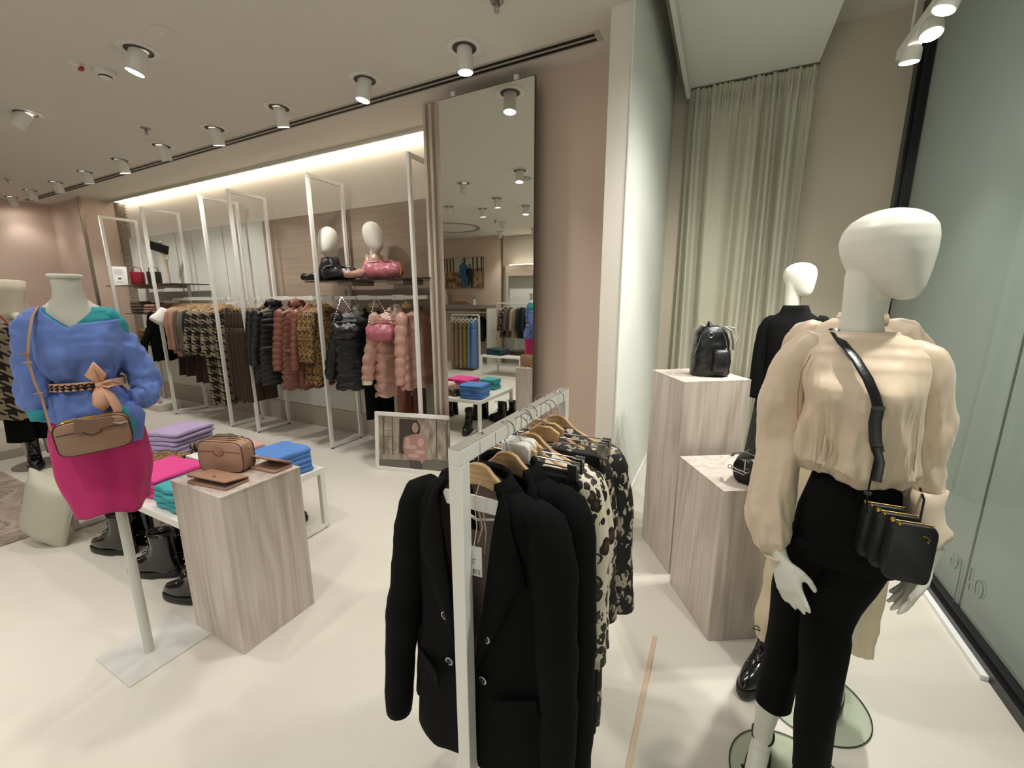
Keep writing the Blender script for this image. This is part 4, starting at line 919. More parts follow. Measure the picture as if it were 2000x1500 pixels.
for s in (-1, 1): flatpoly(blob(-.004+s*.012, .435, .006, .0028), mP['hair'], 'printed_eye', .0098); flatpoly([(-.004+s*.005, .444), (-.004+s*.02, .446), (-.004+s*.02, .448), (-.004+s*.005, .446)], mP['hair'], 'printed_brow', .0098)
flatpoly([(-.006, .432), (-.002, .432), (.002, .418), (-.008, .418)], mat('poster_nose', '#8f7466', .4), 'printed_nose', .0098); flatpoly(blob(-.004, .403, .01, .0035), mP['lip'], 'printed_mouth', .0098)
MB().span((PW*.45, .03, .25), (PW*.55, .034, .5)).obj('back_stay', m_wmetal, t)

# ---------------------------------------------------------------- left torso mannequin
AZ = face_rz(.93, -.36)
TT = thing('torso_mannequin', 'white headless torso mannequin in oversized blue sweater and magenta skirt at left', 'mannequin', (-2.19, .69, 0), AZ); t = TT
TWM = Matrix.Translation((-2.19, .69, 0)) @ Matrix.Rotation(AZ, 4, 'Z')
SC = Matrix.Translation((-.02, 0, .381)) @ Matrix.Diagonal((.70, .76, .79, 1))
pl = MB(); pl.span((-.155, -.155, 0), (.155, .155, .006)); pl.xform(Matrix.Rotation(-AZ, 4, 'Z')); pl.xform(Matrix.Translation((.02, .02, 0))); pl.obj('base_plate', mat('grey_white_steel_plate', '#d0d0c9', .3, metal=.1), t, smooth=0)
MB().lathe([(.018, .006), (.018, .95)], (0, 0, 0), n=20).obj('pole', mat('pole_grey_white', '#c6c5bd', .35), t)
rr = [ell((0, y, z), a, b_, 40, 2.1) for z, y, a, b_ in ((.64, 0, .14, .10), (.75, 0, .165, .115), (.87, 0, .168, .115), (.98, 0, .145, .10), (1.07, 0, .118, .085), (1.15, -.005, .13, .092), (1.24, -.012, .148, .108), (1.32, -.008, .16, .10), (1.39, .0, .172, .085), (1.43, .004, .165, .07), (1.46, .006, .13, .06), (1.485, .006, .09, .055), (1.51, .004, .066, .053), (1.55, 0, .057, .052), (1.60, 0, .058, .054), (1.605, 0, .05, .046))]
m_torso = mat('linen_covered_torso', '#cfccc0', .75, bump=(500, .2))
MB().loft(rr).xform(SC).obj('torso', m_torso, t, smooth=180)
MB().lathe([(.05, 1.602), (.067, 1.607), (.070, 1.615), (.066, 1.622), (.0, 1.625)], n=36).xform(SC).obj('neck_cap', mat('neck_cap_white', '#dcdad2', .5), t)
# oversized blue sweater with teal layer under it
def knit(z, th, seed): return 1+.028*math.sin(5*th+seed+z*4)+.018*math.sin(9*th-z*11)
# V neck and bared shoulder: upper edge height by angle (front = -90deg)
def ringcut(keys, zt0, f=None, n=128, seed=0, top=None):
    rings = []
    K = 60
    for j in range(K+1):
        u = j/K; ring = []
        for i in range(n):
            th = 2*PI*i/n; ztop = top(th); zt = zt0-(.07*math.cos(th)-.02 if zt0 < 1.2 else 0); z = ztop+(zt-ztop)*u
            a, b_, cy = lerp_keys(keys, -z); k = knit(z, th, seed) if z < 1.38 else 1+.3*(knit(z, th, seed)-1)
            ring.append(V((a*k*math.copysign(abs(math.cos(th))**.95, math.cos(th)), cy+b_*k*math.copysign(abs(math.sin(th))**.95, math.sin(th)), z)))
        rings.append(ring)
    return rings
def vtop(base, depth, width, off=0):
    def g(th):
        fx = math.cos(th); fy = -math.sin(th)
        if fy > 0:
            d_ = abs(fx-off)/width; return base-depth*max(0, 1-d_)
        return base-.02*max(0, 1-abs(fx)/.6)
    return g
kb = [(-1.475, .14, .072, .006), (-1.45, .178, .088, .004), (-1.41, .196, .105, .0), (-1.33, .19, .13, -.01), (-1.24, .18, .14, -.012), (-1.17, .165, .125, -.006), (-1.12, .145, .105, 0), (-1.09, .14, .10, 0), (-1.05, .165, .125, 0), (-.97, .205, .155, 0), (-.90, .205, .155, 0), (-.86, .18, .135, 0)]
kt = [(k[0], k[1]-.013, k[2]-.016, k[3]) for k in kb]
tg = thing('layered_sweater', 'oversized cornflower blue v-neck sweater with teal shoulder on the torso mannequin', 'sweater', (-2.19, .69, 0), AZ); tg.matrix_world = TWM @ SC
def bt(th):
    x = math.cos(th); front = math.sin(th) < 0
    h = 1.462
    if front:
        h = 1.475-.10*max(0, 1-abs(x-(-.08))/.62)
    if x > -.05: h = min(h, 1.392+.02*x) if front else min(h, 1.40)
    return h
MB().loft(ringcut(kb, .86, top=bt, seed=1), False, False).noise(.012, 7, 2, (1, 1, .7), lambda c: 1 if c.z < 1.3 else .12).wrinkle(.026, 6.5, 4, (1, 1, .55), lambda c: (.15 if c.z > 1.36 else .9)*(1 if c.z < 1.3 else .5)).wrinkle(.012, 14, 6, (1, 1, .4), lambda c: max(0, 1-abs(c.z-1.10)*5)).obj('blue_body', f_blue, tg, smooth=180, solid=.005)
MB().loft(ringcut(kt, 1.335, top=vtop(1.47, .092, .62, -.05), seed=3), False, False).obj('teal_layer', f_teal, tg, smooth=180, solid=.004)
def fat_sleeve(s, pts, rad, m, name, par, seed, amp=.012, n=36):
    P = []; Rr = []
    for i in range(len(pts)-1):
        for k in range(10):
            u = k/10; P.append(V(pts[i]).lerp(V(pts[i+1]), u)); Rr.append(rad[i]+(rad[i+1]-rad[i])*u)
    P.append(V(pts[-1])); Rr.append(rad[-1])
    # smooth path
    for _ in range(3): P = [P[0]]+[(P[i-1]+P[i]*2+P[i+1])/4 for i in range(1, len(P)-1)]+[P[-1]]
    return MB().tube([(s*p.x, p.y, p.z) for p in P], Rr, n, .85, up=(0, 1, 0)).noise(amp, 11, seed).wrinkle(amp*1.6, 12, seed, (1, 1, .8)).obj(name, m, par, smooth=180)
fat_sleeve(-1, [(.13, 0, 1.41), (.155, 0, 1.36), (.175, -.0, 1.22), (.19, -.01, 1.10), (.195, -.02, 1.02), (.19, -.03, .985)], [.06, .075, .075, .07, .068, .045], f_blue, 'sleeve', tg, 5, .01)
fat_sleeve(1, [(.14, 0, 1.345), (.17, 0, 1.28), (.205, 0, 1.19), (.25, -.01, 1.09), (.235, -.05, 1.02), (.17, -.08, 1.01)], [.06, .075, .072, .072, .068, .05], f_blue, 'sleeve', tg, 6, .012)
fat_sleeve(1, [(.10, 0, 1.415), (.135, 0, 1.405), (.155, 0, 1.37), (.165, 0, 1.33)], [.055, .062, .062, .045], f_teal, 'teal_shoulder', tg, 7, .006)
MB().tube([(-.19, -.03, 1.0), (-.19, -.035, .95)], [.05, .045], 16).noise(.006, 30, 2).obj('teal_cuff', f_teal, tg, smooth=180)
mb = MB(); mb.tube([(.15, -.10, 1.0), (.165, -.10, .93), (.16, -.09, .85), (.155, -.08, .80)], [.04, .055, .05, .03], 16, .6).noise(.012, 16, 4); mb.obj('blue_tail', f_blue, tg, smooth=180)
MB().tube([(.12, -.12, .98), (.135, -.125, .90), (.13, -.12, .83)], [.03, .04, .025], 12, .5).noise(.008, 20, 6).obj('teal_tail', f_teal, tg, smooth=180)
ts = thing('pencil_skirt', 'magenta pink skirt on the torso mannequin', 'skirt', (-2.19, .69, 0), AZ); ts.matrix_world = TWM @ SC
rr = []
for j in range(22):
    q = j/21; z = 1.0-.56*q
    base = ell((0, 0, z), lerp_keys([(0, .16), (.3, .205), (.6, .21), (1, .165)], q)[0], lerp_keys([(0, .11), (.3, .14), (1, .14)], q)[0], 56, 2.1, f=lambda th, q=q: 1+q*(.05*math.sin(3*th+.6)+.03*math.sin(7*th+1)))
    rr.append([p+V((0, 0, (.012*math.sin(2*PI*i/56*3+1)-.01*math.sin(2*PI*i/56*5))*q)) for i, p in enumerate(base)])
MB().loft(rr, False, False).noise(.004, 6, 3).wrinkle(.007, 8, 3, (1, 1, .3)).obj('cloth', f_magenta, ts, smooth=180, solid=.004)
# belt with stones and satin bow
tb = thing('jewelled_belt', 'blush satin belt with dark jewels and bow at the torso waist', 'belt', (-2.19, .69, 0), AZ); tb.matrix_world = TWM @ SC
m_satin = mat('blush_satin', '#e0ab8d', .4, sheen=.2)
MB().loft([ell((0, 0, 1.10+dz_), .152+e, .114+e, 48, 2.1) for dz_, e in ((-.02, .003), (-.018, .008), (.018, .008), (.02, .003))], False, False).obj('band', m_satin, tb, smooth=60)
mb = MB()
for k in range(26):
    th = math.radians(-152+k*3.4); r_ = 1.0
    for q in (-.007, .007): mb.ball(((.16)*math.cos(th), .123*math.sin(th), 1.10+q+.004*math.sin(k*2)), .0048+.003*(k % 3 == 0), 6)
mb.obj('jewels', mat('dark_jewel', '#3a2b26', .1, metal=.6), tb)
mb = MB()
mb.tube([(.05, -.125, 1.105), (.03, -.15, 1.15), (.05, -.155, 1.20), (.07, -.14, 1.15), (.055, -.13, 1.11)], [.012, .03, .022, .024, .012], 10, .3)
mb.tube([(.055, -.125, 1.105), (.10, -.14, 1.12), (.13, -.14, 1.10), (.09, -.14, 1.09), (.055, -.13, 1.10)], [.012, .02, .014, .016, .012], 10, .35)
mb.tube([(.055, -.13, 1.10), (.05, -.15, 1.06), (.045, -.155, 1.02), (.07, -.155, .99)], [.014, .032, .034, .03], 10, .25)
mb.tube([(.06, -.13, 1.10), (.09, -.15, 1.05), (.11, -.155, .98), (.10, -.155, .93)], [.014, .03, .034, .028], 10, .25)
mb.ball((.055, -.135, 1.105), (.018, .014, .016), 10)
mb.obj('bow', m_satin, tb, smooth=180)
# crossbody camera bag on the torso
cb2 = camera_bag('tan leather crossbody camera bag worn on the blue sweater', (0, 0, 0), 0, mat('warm_taupe_leather', '#93705a', .42, bump=(160, .12)), w=.20, h=.125, d=.06)
Rz_ = Matrix.Rotation(AZ, 4, 'Z')
p_ = Matrix.Translation((-2.19, .69, 0)) @ Rz_ @ Matrix.Translation((-.012, -.165, 1.018))
cb2.matrix_world = p_ @ Matrix.Rotation(-.06, 4, 'Y') @ Matrix.Rotation(.0, 4, 'X')
mb = MB(); mb.prism([(-.045, .085), (-.038, .14), (.0, .128), (.06, .125), (.058, .09), (.0, .085)], .006, Matrix.Translation((0, -.036, 0))); mb.obj('front_flap', l_tand, cb2, bevel=.002)
chain(MB(), [(.06, -.036, .10), (.075, -.04, .094), (.095, -.036, .095)], .004, 9).obj('chain', m_chrome, cb2)
mb = MB(); mb.tube([(-.045, .20, .50), (-.052, .17, .527), (-.058, .135, .53), (-.072, .095, .50), (-.092, .06, .43), (-.108, .045, .36), (-.110, .045, .28), (-.106, .05, .22), (-.104, .02, .15), (-.103, 0, .10)], .0075, 8, .3, up=(0, -1, 0)); mb.obj('strap', l_tan, cb2)
for z, y in ((.375, .04), (.345, .042), (.235, .042)): MB().tube([(-.098, y-.005, z), (-.120, y-.005, z)], .003, 6).obj('buckle', m_gold if z > .36 else l_tan, cb2)

# ---------------------------------------------------------------- far-left mannequin with houndstooth coat
HM = t = thing('mannequin', 'mannequin in a houndstooth coat standing on grey disc at the left edge', 'mannequin', (-5.85, 1.36, 0), PI/2-.1)
MB().lathe([(.21, 0), (.21, .008), (.205, .01)], n=48).obj('base_disc', mat('grey_disc', '#75716a', .3), t)
mb = MB()
for s in (-1, 1): mb.tube([(s*.07, 0, .10), (s*.075, 0, .45), (s*.09, 0, .85)], [.035, .055, .08], 16)
mb.loft([ell((0, 0, z), a, b_, 24) for z, a, b_ in ((.8, .16, .11), (1.0, .13, .09), (1.2, .15, .11), (1.38, .17, .09), (1.42, .1, .06), (1.47, .05, .05), (1.6, .045, .05))]); mb.obj('body', m_mann, t, smooth=180)
c_ = top_garment('houndstooth_coat', 'long houndstooth coat on the mannequin at left edge', 'coat', f_hound, (-5.85, 1.36, 1.55), PI/2-.1, L=1.05, slv=.55, sh=.2, hw=.23, d=.14, neck=.07, seed=3, flare=1.1, r0=.07, r1=.06)
sc_ = thing('scarf', 'thick cream bouclé scarf wound high on the houndstooth mannequin', 'scarf', (-5.85, 1.36, 0), PI/2-.1)
m_bou = mat('cream_boucle', '#cfc7b4', .98, bump=(90, .8))
MB().loft([ell((0, -.0, z), a, b_, 40, 2, f=lambda th: 1+.05*math.sin(3*th)) for z, a, b_ in ((1.42, .15, .12), (1.47, .15, .13), (1.55, .125, .12), (1.66, .15, .14), (1.75, .155, .145), (1.755, .11, .1))], True, True).noise(.015, 18, 3).obj('neck_wrap', m_bou, sc_, smooth=180)
MB().tube([(.02, -.12, 1.46), (.1, -.15, 1.3), (.11, -.17, 1.1), (.13, -.17, .95)], [.06, .06, .055, .06], 14, .45).noise(.01, 24, 4).obj('tail', m_bou, sc_, smooth=180)
HT = trousers('black wide trousers on the houndstooth mannequin', f_black, (-5.85, 1.36, 1.05), PI/2-.1, L=.66, hw=.15, d=.08, flare=1.2)
HB1 = place(b1, 'black lace-up boot of the houndstooth mannequin, left one', (-5.76, 1.29, .01), PI/2-.3); HB2 = place(b2, 'black lace-up boot of the houndstooth mannequin, right one', (-5.76, 1.47, .01), PI/2-.1)
t = thing('crossbody_bag', 'small red crossbody bag at the left image edge', 'handbag', (-5.63, 1.36, 1.05), PI/2-.1)
MB().box((0, 0, .07), (.12, .04, .16)).obj('body', mat('red_bag', '#b3202c', .45), t, bevel=.008); MB().tube([(0, 0, .15), (-.08, .0, .36), (-.15, .04, .5)], .006, 8).obj('strap', mat('red_strap', '#a31c28', .5), t)
tag(MB().span((-7.6, .9, 0), (-6.35, 2.0, .09)).obj('floor_platform', m_plinth, bevel=.004), 'low stone-coloured floor platform at the far left', 'platform')
t = thing('shoe_box', 'pale low box with sandals on the floor beneath the rose tops', 'box', (-7.4, 3.0, 0))
MB().span((-.28, -.14, 0), (.28, .14, .10)).obj('body', m_cream, t, bevel=.003)
for s in (-1, 1):
    st = thing('sandal', 'pale strappy sandal on the low box, '+('left' if s < 0 else 'right'), 'shoe', (-7.4+.08*s, 2.97, .10), 1.2, 'pale strappy sandals')
    MB().loft([[V((x*k, y, z)) for x, y in [(.032*math.cos(a), .11*math.sin(a)) for a in [2*PI*i/20 for i in range(20)]]] for z, k in ((0, 1), (.012, 1))]).obj('sole', l_tan, st)
    MB().tube([(-.032, -.04, .01), (0, -.045, .05), (.032, -.04, .01)], .005, 6).tube([(-.028, .05, .01), (0, .045, .08), (.028, .05, .01)], .004, 6).obj('strap', m_cream, st)
# shelf unit with folded knits at the far left
t = thing('wall_shelf', 'narrow glass shelf with folded taupe knits at far left', 'shelf', (-7.4, 0, 1.40)); MB().span((-.52, 2.98, -.012), (.52, 3.36, 0)).obj('board', m_gls, t)
stack(4, f_taupe, -7.62, 3.14, 1.40, RZ, 'taupe folded sweater, %s of left stack on far shelf', 'taupe sweaters left stack', seed=11, w=.3, d=.26, h=.045)
stack(3, f_rose, -7.25, 3.14, 1.40, RZ, 'rose beige folded sweater, %s of right stack on far shelf', 'rose beige sweaters on far shelf', seed=12, w=.3, d=.26, h=.045)
t = thing('wall_shelf', 'lower narrow glass shelf with leopard scarves at far left', 'shelf', (-7.4, 0, .95)); MB().span((-.52, 2.98, -.012), (.52, 3.36, 0)).obj('board', m_gls, t)
stack(4, f_leops, -7.5, 3.12, .95, RZ, 'leopard print folded scarf, %s on lower far shelf', 'leopard scarves on lower far shelf', seed=13, w=.28, d=.3, h=.06, name='folded_scarf')
# ---------------------------------------------------------------- near garment rack
RX, RY0, RY1, RZT = -.482, .705, 1.375, 1.25
t = thing('garment_rack', 'free-standing white garment rack in foreground with black blazers', 'clothes rack', (RX, 0, 0))
for y in (RY0, RY1): MB().box((0, y, (RZT-.036)/2+.02), (.034, .034, RZT-.076)).obj('post', m_wmetal, t, bevel=.002)
MB().span((-.017, RY0-.017, RZT-.036), (.017, RY1+.017, RZT)).obj('rail', m_wmetal, t, bevel=.002)
for x in (-.17, .17): MB().span((x-.015, RY0-.017, .006), (x+.015, RY1+.017, .036)).obj('base_rail', m_wmetal, t, bevel=.002)
for y in (RY0, RY1): MB().span((-.155, y-.015, .006), (.155, y+.015, .036)).obj('cross_foot', m_wmetal, t, bevel=.002)
mb = MB()
for k in range(9): mb.span((.0172, RY0+.06+.073*k, RZT-.035), (.0175, RY0+.061+.073*k, RZT-.001))
mb.obj('rail_marks', m_dark, t, smooth=0)
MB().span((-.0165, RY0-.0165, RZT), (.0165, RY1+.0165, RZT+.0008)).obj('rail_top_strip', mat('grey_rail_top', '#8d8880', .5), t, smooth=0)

def blazer(label, loc, rz, L=.97, sh=.215, hw=.22, d=.062, seed=0, slv=.72, buttons=True, rightbias=0):
    t = thing('blazer', label, 'blazer', loc, rz, None)
    keys = [(0, .075, .045), (.012, .10, .05), (.04, .165, .055), (.07, sh*.96, .058), (.11, sh, .062), (.2, hw*.93, d), (.42, hw*.86, d-.002), (.6, hw*.95, d+.004), (L-.115, hw*1.0, d+.012)]
    mb = MB(); rings = []; n = 72
    def AB(q): return lerp_keys(keys, q)
    def gap(q):
        if q < .5: return .006+.078*(1-q/.5)**.75
        return .006+max(0, (q-.6))*.1
    for j in range(52):
        q = (L-.115)*j/51; a, b_ = AB(q); g = min(gap(q), a*.93); dl = math.asin(g/a); ring = []
        for i in range(n):
            th = -PI/2+dl+(2*PI-2*dl)*i/(n-1); k = min(1, max(0, (q-.15)*3))
            fr = 1+k*(.022*math.sin(5*th+seed+q*2)+.012*math.sin(9*th-q*4))
            x = a*math.cos(th)*fr; y = b_*math.sin(th)*fr
            if j == 51: pass
            z = -.115-q - (.10*(abs(x)/a) * .0) + (max(0, q-(L-.28))*.35*(1-min(1, abs(x)/.12)) if math.sin(th) < 0 else 0)
            ring.append(V((x, y, z)))
        rings.append(ring)
    mb.loft(rings, closed=False).noise(.004, 8, seed, (1, 1, .4)).obj('body', [f_black, f_lining], t, smooth=180, solid=.004, offs=1)
    for s in (-1, 1):
        e = 1 if s < 0 else .2
        pts = [(sh-.075, 0, -.165), (sh-.035, 0, -.19), (sh-.012, -.01, -.3), (sh+.02*e, -.02, -.5), (sh+.052*e, -.02, -.7), (sh+.072*e, -.025, -.2-slv)]
        sleeve_mesh(s, sh, pts, .056, .040, None, seed+s, 1.0).noise(.005, 10, seed+s).wrinkle(.006, 10, seed+s, (1, 1, .5)).obj('sleeve', f_black, t, smooth=180)
        # lapel
        mb = MB(); rr = []
        for j in range(20):
            u = j/19; q = .0+.52*u; a, b_ = AB(q); g = gap(q)
            wl = lerp_keys([(0, .012), (.1, .035), (.35, .085), (.42, .095), (.44, .06), (.46, .07), (1, .004)], u)[0]
            row = []
            for k in range(6):
                x = g+wl*k/5; x = min(x, a*.97); y = -b_*math.sqrt(max(0, 1-(x/a)**2))-.010-.006*math.sin(PI*k/5)
                row.append(V((s*x, y, -.115-q)))
            rr.append(row)
        mb.loft(rr, closed=False).obj('lapel', f_black, t, smooth=180, solid=.004)
    mb = MB(); rr = []
    for k, (z, a_, b_) in enumerate(((-.145, .115, .07), (-.118, .092, .06), (-.095, .082, .052), (-.112, .078, .048))):
        rr.append([V((a_*math.cos(th), b_*math.sin(th)+.004, z-.02*max(0, -math.sin(th)))) for th in [math.radians(-42+264*i/30) for i in range(31)]])
    mb.loft(rr, closed=False).obj('collar', f_black, t, smooth=180, solid=.004)
    if buttons:
        for bx, bz in ((-.065, -.47), (-.055, -.60), (.055, -.49), (.045, -.61)):
            a, b_ = AB(-bz-.115); y = -b_*math.sqrt(1-(bx/a)**2)-.012
            bo = MB().lathe([(.0, 0), (.0105, .0), (.011, .003), (.0085, .0035)], n=20, cap=False).xform(Matrix.Translation((bx, y, bz)) @ Matrix.Rotation(PI/2, 4, 'X')).obj('button', m_chrome, t)
            MB().lathe([(.008, .0030), (0, .0042)], n=16, cap=False).xform(Matrix.Translation((bx, y, bz)) @ Matrix.Rotation(PI/2, 4, 'X')).obj('button_centre', m_black, bo)
    for s in (-1, 1): MB().box((s*.13, -.064, -.66), (.11, .006, .045), Matrix.Rotation(s*.45, 3, 'Z')).obj('pocket_flap', f_black, t, bevel=.004)
    return t
bz1 = blazer('black double-breasted blazer with silver buttons, front of the rack', (RX-.012, .805, RZT), 0, L=.925, seed=1)
wood_hanger('beech hanger inside the front black blazer', (RX-.012, .805, RZT+.004), 0, 'hanger of front blazer', hw=.19, cover=False)
tag(MB().prism([(-.085, .018), (.085, .018), (.07, -.02), (-.07, -.02)], .003).xform(Matrix.Translation((RX-.012, .768, RZT-.158))).obj('collar_card', f_whitet), 'white card band across the neck of the front blazer', 'card')
tg_ = thing('price_tag', 'white price tag with barcode hanging in the front blazer', 'price tag', (RX+.022, .722, .972), .1)
MB().box((0, 0, .0), (.040, .0012, .075)).obj('card', m_tagw, tg_); MB().tube([(0, 0, .036), (.004, .01, .08), (-.006, .02, .14), (.006, .03, .19)], .0012, 6).obj('string', mat('string', '#c8b79e', .8), tg_)
mb = MB()
for k, w_ in enumerate((1, 2, 1, 1, 3, 1, 2, 1, 1, 2)): mb.span((-.016+.0032*k, -.0009, -.034), (-.016+.0032*k+.0009*w_, -.0007, -.020))
for z in (-.008, -.002, .004): mb.span((-.012, -.0009, z), (.004+.3*z, -.0007, z+.0016))
mb.obj('print', m_dark, tg_, smooth=0)
tb_ = thing('garment_loop', 'cream hanging loops and lining band inside the front blazer neck', 'loop', (RX-.012, .80, RZT-.19))
MB().tube([(-.07, .01, -.02), (0, -.005, -.03), (.07, .01, -.02)], .005, 8, .5).obj('band', m_tagw, tb_); MB().tube([(.01, -.02, .02), (.03, -.03, -.03), (.02, -.035, -.07), (.035, -.03, -.1), (.04, -.03, -.04), (.025, -.02, .02)], .0022, 6).obj('loop', mat('cream_cord', '#cbb79a', .7), tb_)
blazer('black blazer hanging second on the rack behind the front blazer', (RX+.015, .905, RZT), 0, L=.90, seed=4, buttons=False, sh=.205, hw=.19, d=.03)
wood_hanger('beech hanger of the second black blazer', (RX+.015, .905, RZT+.004), 0, 'hanger of second blazer', hw=.19)
for i, y in enumerate((.955, .99)):
    clip_hanger('metal clip hanger with white padded sleeve, '+('nearer' if i == 0 else 'farther')+' one', (RX+.03, y, RZT+.004), -.06+.05*i, 'padded clip hangers', hw=.17)
    tag(MB().prism([(-.055, -.062), (.02, -.062), (.035, -.075), (.035, -.155), (-.055, -.155)], .026, Matrix.Translation((RX+.03, y, RZT))).obj('hanger_sleeve', f_whitet, bevel=.006), 'white padded sleeve over a clip hanger, '+('nearer' if i == 0 else 'farther')+' one', 'hanger cover', 'white hanger covers')
    trousers('black trousers on the rack behind blazers, '+('nearer' if i == 0 else 'farther')+' pair', f_black, (RX+.03, y, RZT-.02), 0, 'black trousers on the rack', L=.95, hw=.155, d=.014, seed=i)
for i, y in enumerate((1.03, 1.075)):
    top_garment('cheetah_blouse', 'cream cheetah print blouse on the rack, '+('front' if i == 0 else 'rear')+' one', 'blouse', f_leopc, (RX+.005, y, RZT), .05*i, 'cream cheetah blouses', L=.64, slv=.55, sh=.185, hw=.175, d=.014, seed=i+20, r0=.06, r1=.05, spread=.035, fold=(.05, 6))
    wood_hanger('beech hanger of the '+('front' if i == 0 else 'rear')+' cream cheetah blouse', (RX+.005, y, RZT+.004), .05*i, 'hangers of cheetah blouses', hw=.2)
for i, y in enumerate((1.125, 1.165)):
    clip_hanger('metal clip hanger with black trousers, '+('front' if i == 0 else 'rear')+' of the middle two', (RX+.03, y, RZT+.004), .02*i, 'middle clip hangers', hw=.2)
    trousers('black trousers hanging between cheetah and rosette blouses, '+('front' if i == 0 else 'rear'), f_black if i == 0 else f_leopk, (RX+.05, y, RZT-.02), 0, 'trousers between the blouses', L=.98, hw=.16, d=.014, seed=i+5)
for i, y in enumerate((1.225, 1.295)):
    top_garment('rosette_blouse', 'black rosette print blouse at far end of rack, '+('front' if i == 0 else 'rear')+' one', 'blouse', f_leopk, (RX-.025+.035*i, y, RZT), 0, 'black rosette blouses', L=.98 if i == 0 else .74, slv=.56, sh=.185, hw=.175, d=.02, seed=i+30, r0=.066, r1=.062, spread=.05, fold=(.05, 6), waist=.95)
    wood_hanger('beech hanger of the '+('front' if i == 0 else 'rear')+' black rosette blouse', (RX-.025+.035*i, y, RZT+.004), 0, 'hangers of rosette blouses', hw=.2)

# ---------------------------------------------------------------- right display blocks
def block(label, p, u, a, v, b_, h):
    """corner p, edge directions u, v with lengths a, b"""
    t = thing('display_podium', label, 'display block', (p[0], p[1], 0))
    q = [V((0, 0)), V(u)*a, V(u)*a+V(v)*b_, V(v)*b_]
    MB().loft([[V((x.x, x.y, z)) for x in q] for z in (0, h-.012)]).obj('body', m_podium, t, smooth=0, bevel=.0015)
    MB().loft([[V((x.x, x.y, z)) for x in q] for z in (h-.012, h)]).obj('top_panel', m_podium, t, smooth=0, bevel=.001)
    return t
block('tall greige wooden block with black quilted backpack on top', (-.140, 2.31), (-.52, .855), .40, (.812, .583), .395, 1.14)
block('lower greige wooden block with small black bag on top', (-.128, 2.235), (.505, -.863), .41, (.863, .505), .40, .755)

# backpack
t = thing('backpack', 'black quilted backpack with grey straps on the tall wooden block', 'backpack', (-.035, 2.585, 1.14), .35)
mb = MB(); rr = []
for j in range(46):
    q = j/45; z = .285*q
    a, b_ = lerp_keys([(0, .085, .055), (.04, .098, .065), (.3, .1, .072), (.6, .092, .064), (.85, .08, .055), (.96, .06, .042), (1, .035, .025)], q)
    rr.append(ell((.006*math.sin(q*4), 0, z), a, b_, 60, 2.8, f=lambda th, q=q, z=z: 1+.035*abs(math.sin((th*.16*3+z)*55))*abs(math.sin((th*.16*3-z)*55))**.5))
mb.loft(rr).noise(.006, 14, 2).obj('body', mat('black_quilted_nylon', '#0d0d0e', .42), t, smooth=180)
MB().loft([ell((.035, -.068, z), a, b_, 24, 3) for z, a, b_ in ((.03, .035, .018), (.035, .042, .026), (.09, .043, .028), (.14, .042, .024), (.155, .034, .014))]).obj('front_pocket', mat('black_nylon_pocket', '#0f1011', .45, bump=(40, .3)), t, smooth=180)
m_strap = mat('grey_webbing', '#8c8682', .6, bump=(300, .3))
MB().tube([(-.05, -.03, .28), (-.08, -.03, .29), (-.115, -.03, .25), (-.12, -.03, .17)], .014, 10, .4).obj('strap', m_strap, t)
MB().tube([(.05, -.05, .275), (.08, -.055, .26), (.1, -.055, .2), (.105, -.05, .155)], .014, 10, .4).obj('strap', m_strap, t)
MB().tube([(.07, .02, .275), (.12, .01, .27), (.14, 0, .22), (.115, -.02, .16)], .010, 10, .4).obj('strap', m_strap, t)
MB().tube([(.03, -.055, .27), (.05, -.07, .22), (.062, -.075, .17), (.055, -.08, .155)], .0022, 6).obj('zip', m_chrome, t)
MB().tube([(-.07, -.05, .235), (-.085, -.05, .17), (-.1, -.045, .11)], .0022, 6).obj('zip', m_chrome, t)
MB().tube([(.013*math.cos(k*PI/8)-.025, -.066, .235+.013*math.sin(k*PI/8)) for k in range(16)], .0025, 6, closed=True).obj('ring', m_chrome, t)
MB().tube([(-.02, -.04, .28), (-.022, -.03, .30), (-.018, 0, .303), (-.015, .02, .285)], .008, 8, .4).obj('top_loop', m_black, t)
# small black bag on lower block
t = thing('bowling_bag', 'small black leather bag with grey strap on the lower wooden block', 'handbag', (.185, 2.07, .755), -.35)
mb = MB(); rr = []
for k in range(17):
    u = -1+2*k/16; s_ = 1-.12*abs(u)**3
    rr.append([V((.055*math.copysign(abs(math.cos(th))**.55, math.cos(th))*s_, u*.085, .062+.062*math.copysign(abs(math.sin(th))**.6, math.sin(th))*s_)) for th in [2*PI*i/32 for i in range(32)]])
mb.loft(rr).noise(.004, 18, 1).obj('body', l_blackl, t, smooth=180)
MB().tube([(-.075, -.03, .10), (-.06, -.05, .125), (-.01, -.055, .14), (.045, -.04, .12), (.065, -.02, .07)], .008, 10, .35).obj('strap', m_strap, t)
MB().tube([(0, -.088, .12), (.0, -.09, .06)], .003, 6).obj('zip', m_chrome, t)
MB().tube([(-.055, -.09, .07), (-.045, -.095, .058), (-.02, -.095, .055), (.0, -.094, .05), (.01, -.094, .06), (-.005, -.094, .065), (-.03, -.095, .068), (-.05, -.093, .075)], .003, 6).obj('carabiner', m_chrome, t)
for k in range(2): MB().tube([(.009*math.cos(a)-.06+.07*k, -.09, .07+.009*math.sin(a)) for a in [i*PI/6 for i in range(12)]], .002, 6, closed=True).obj('ring', m_chrome, t)

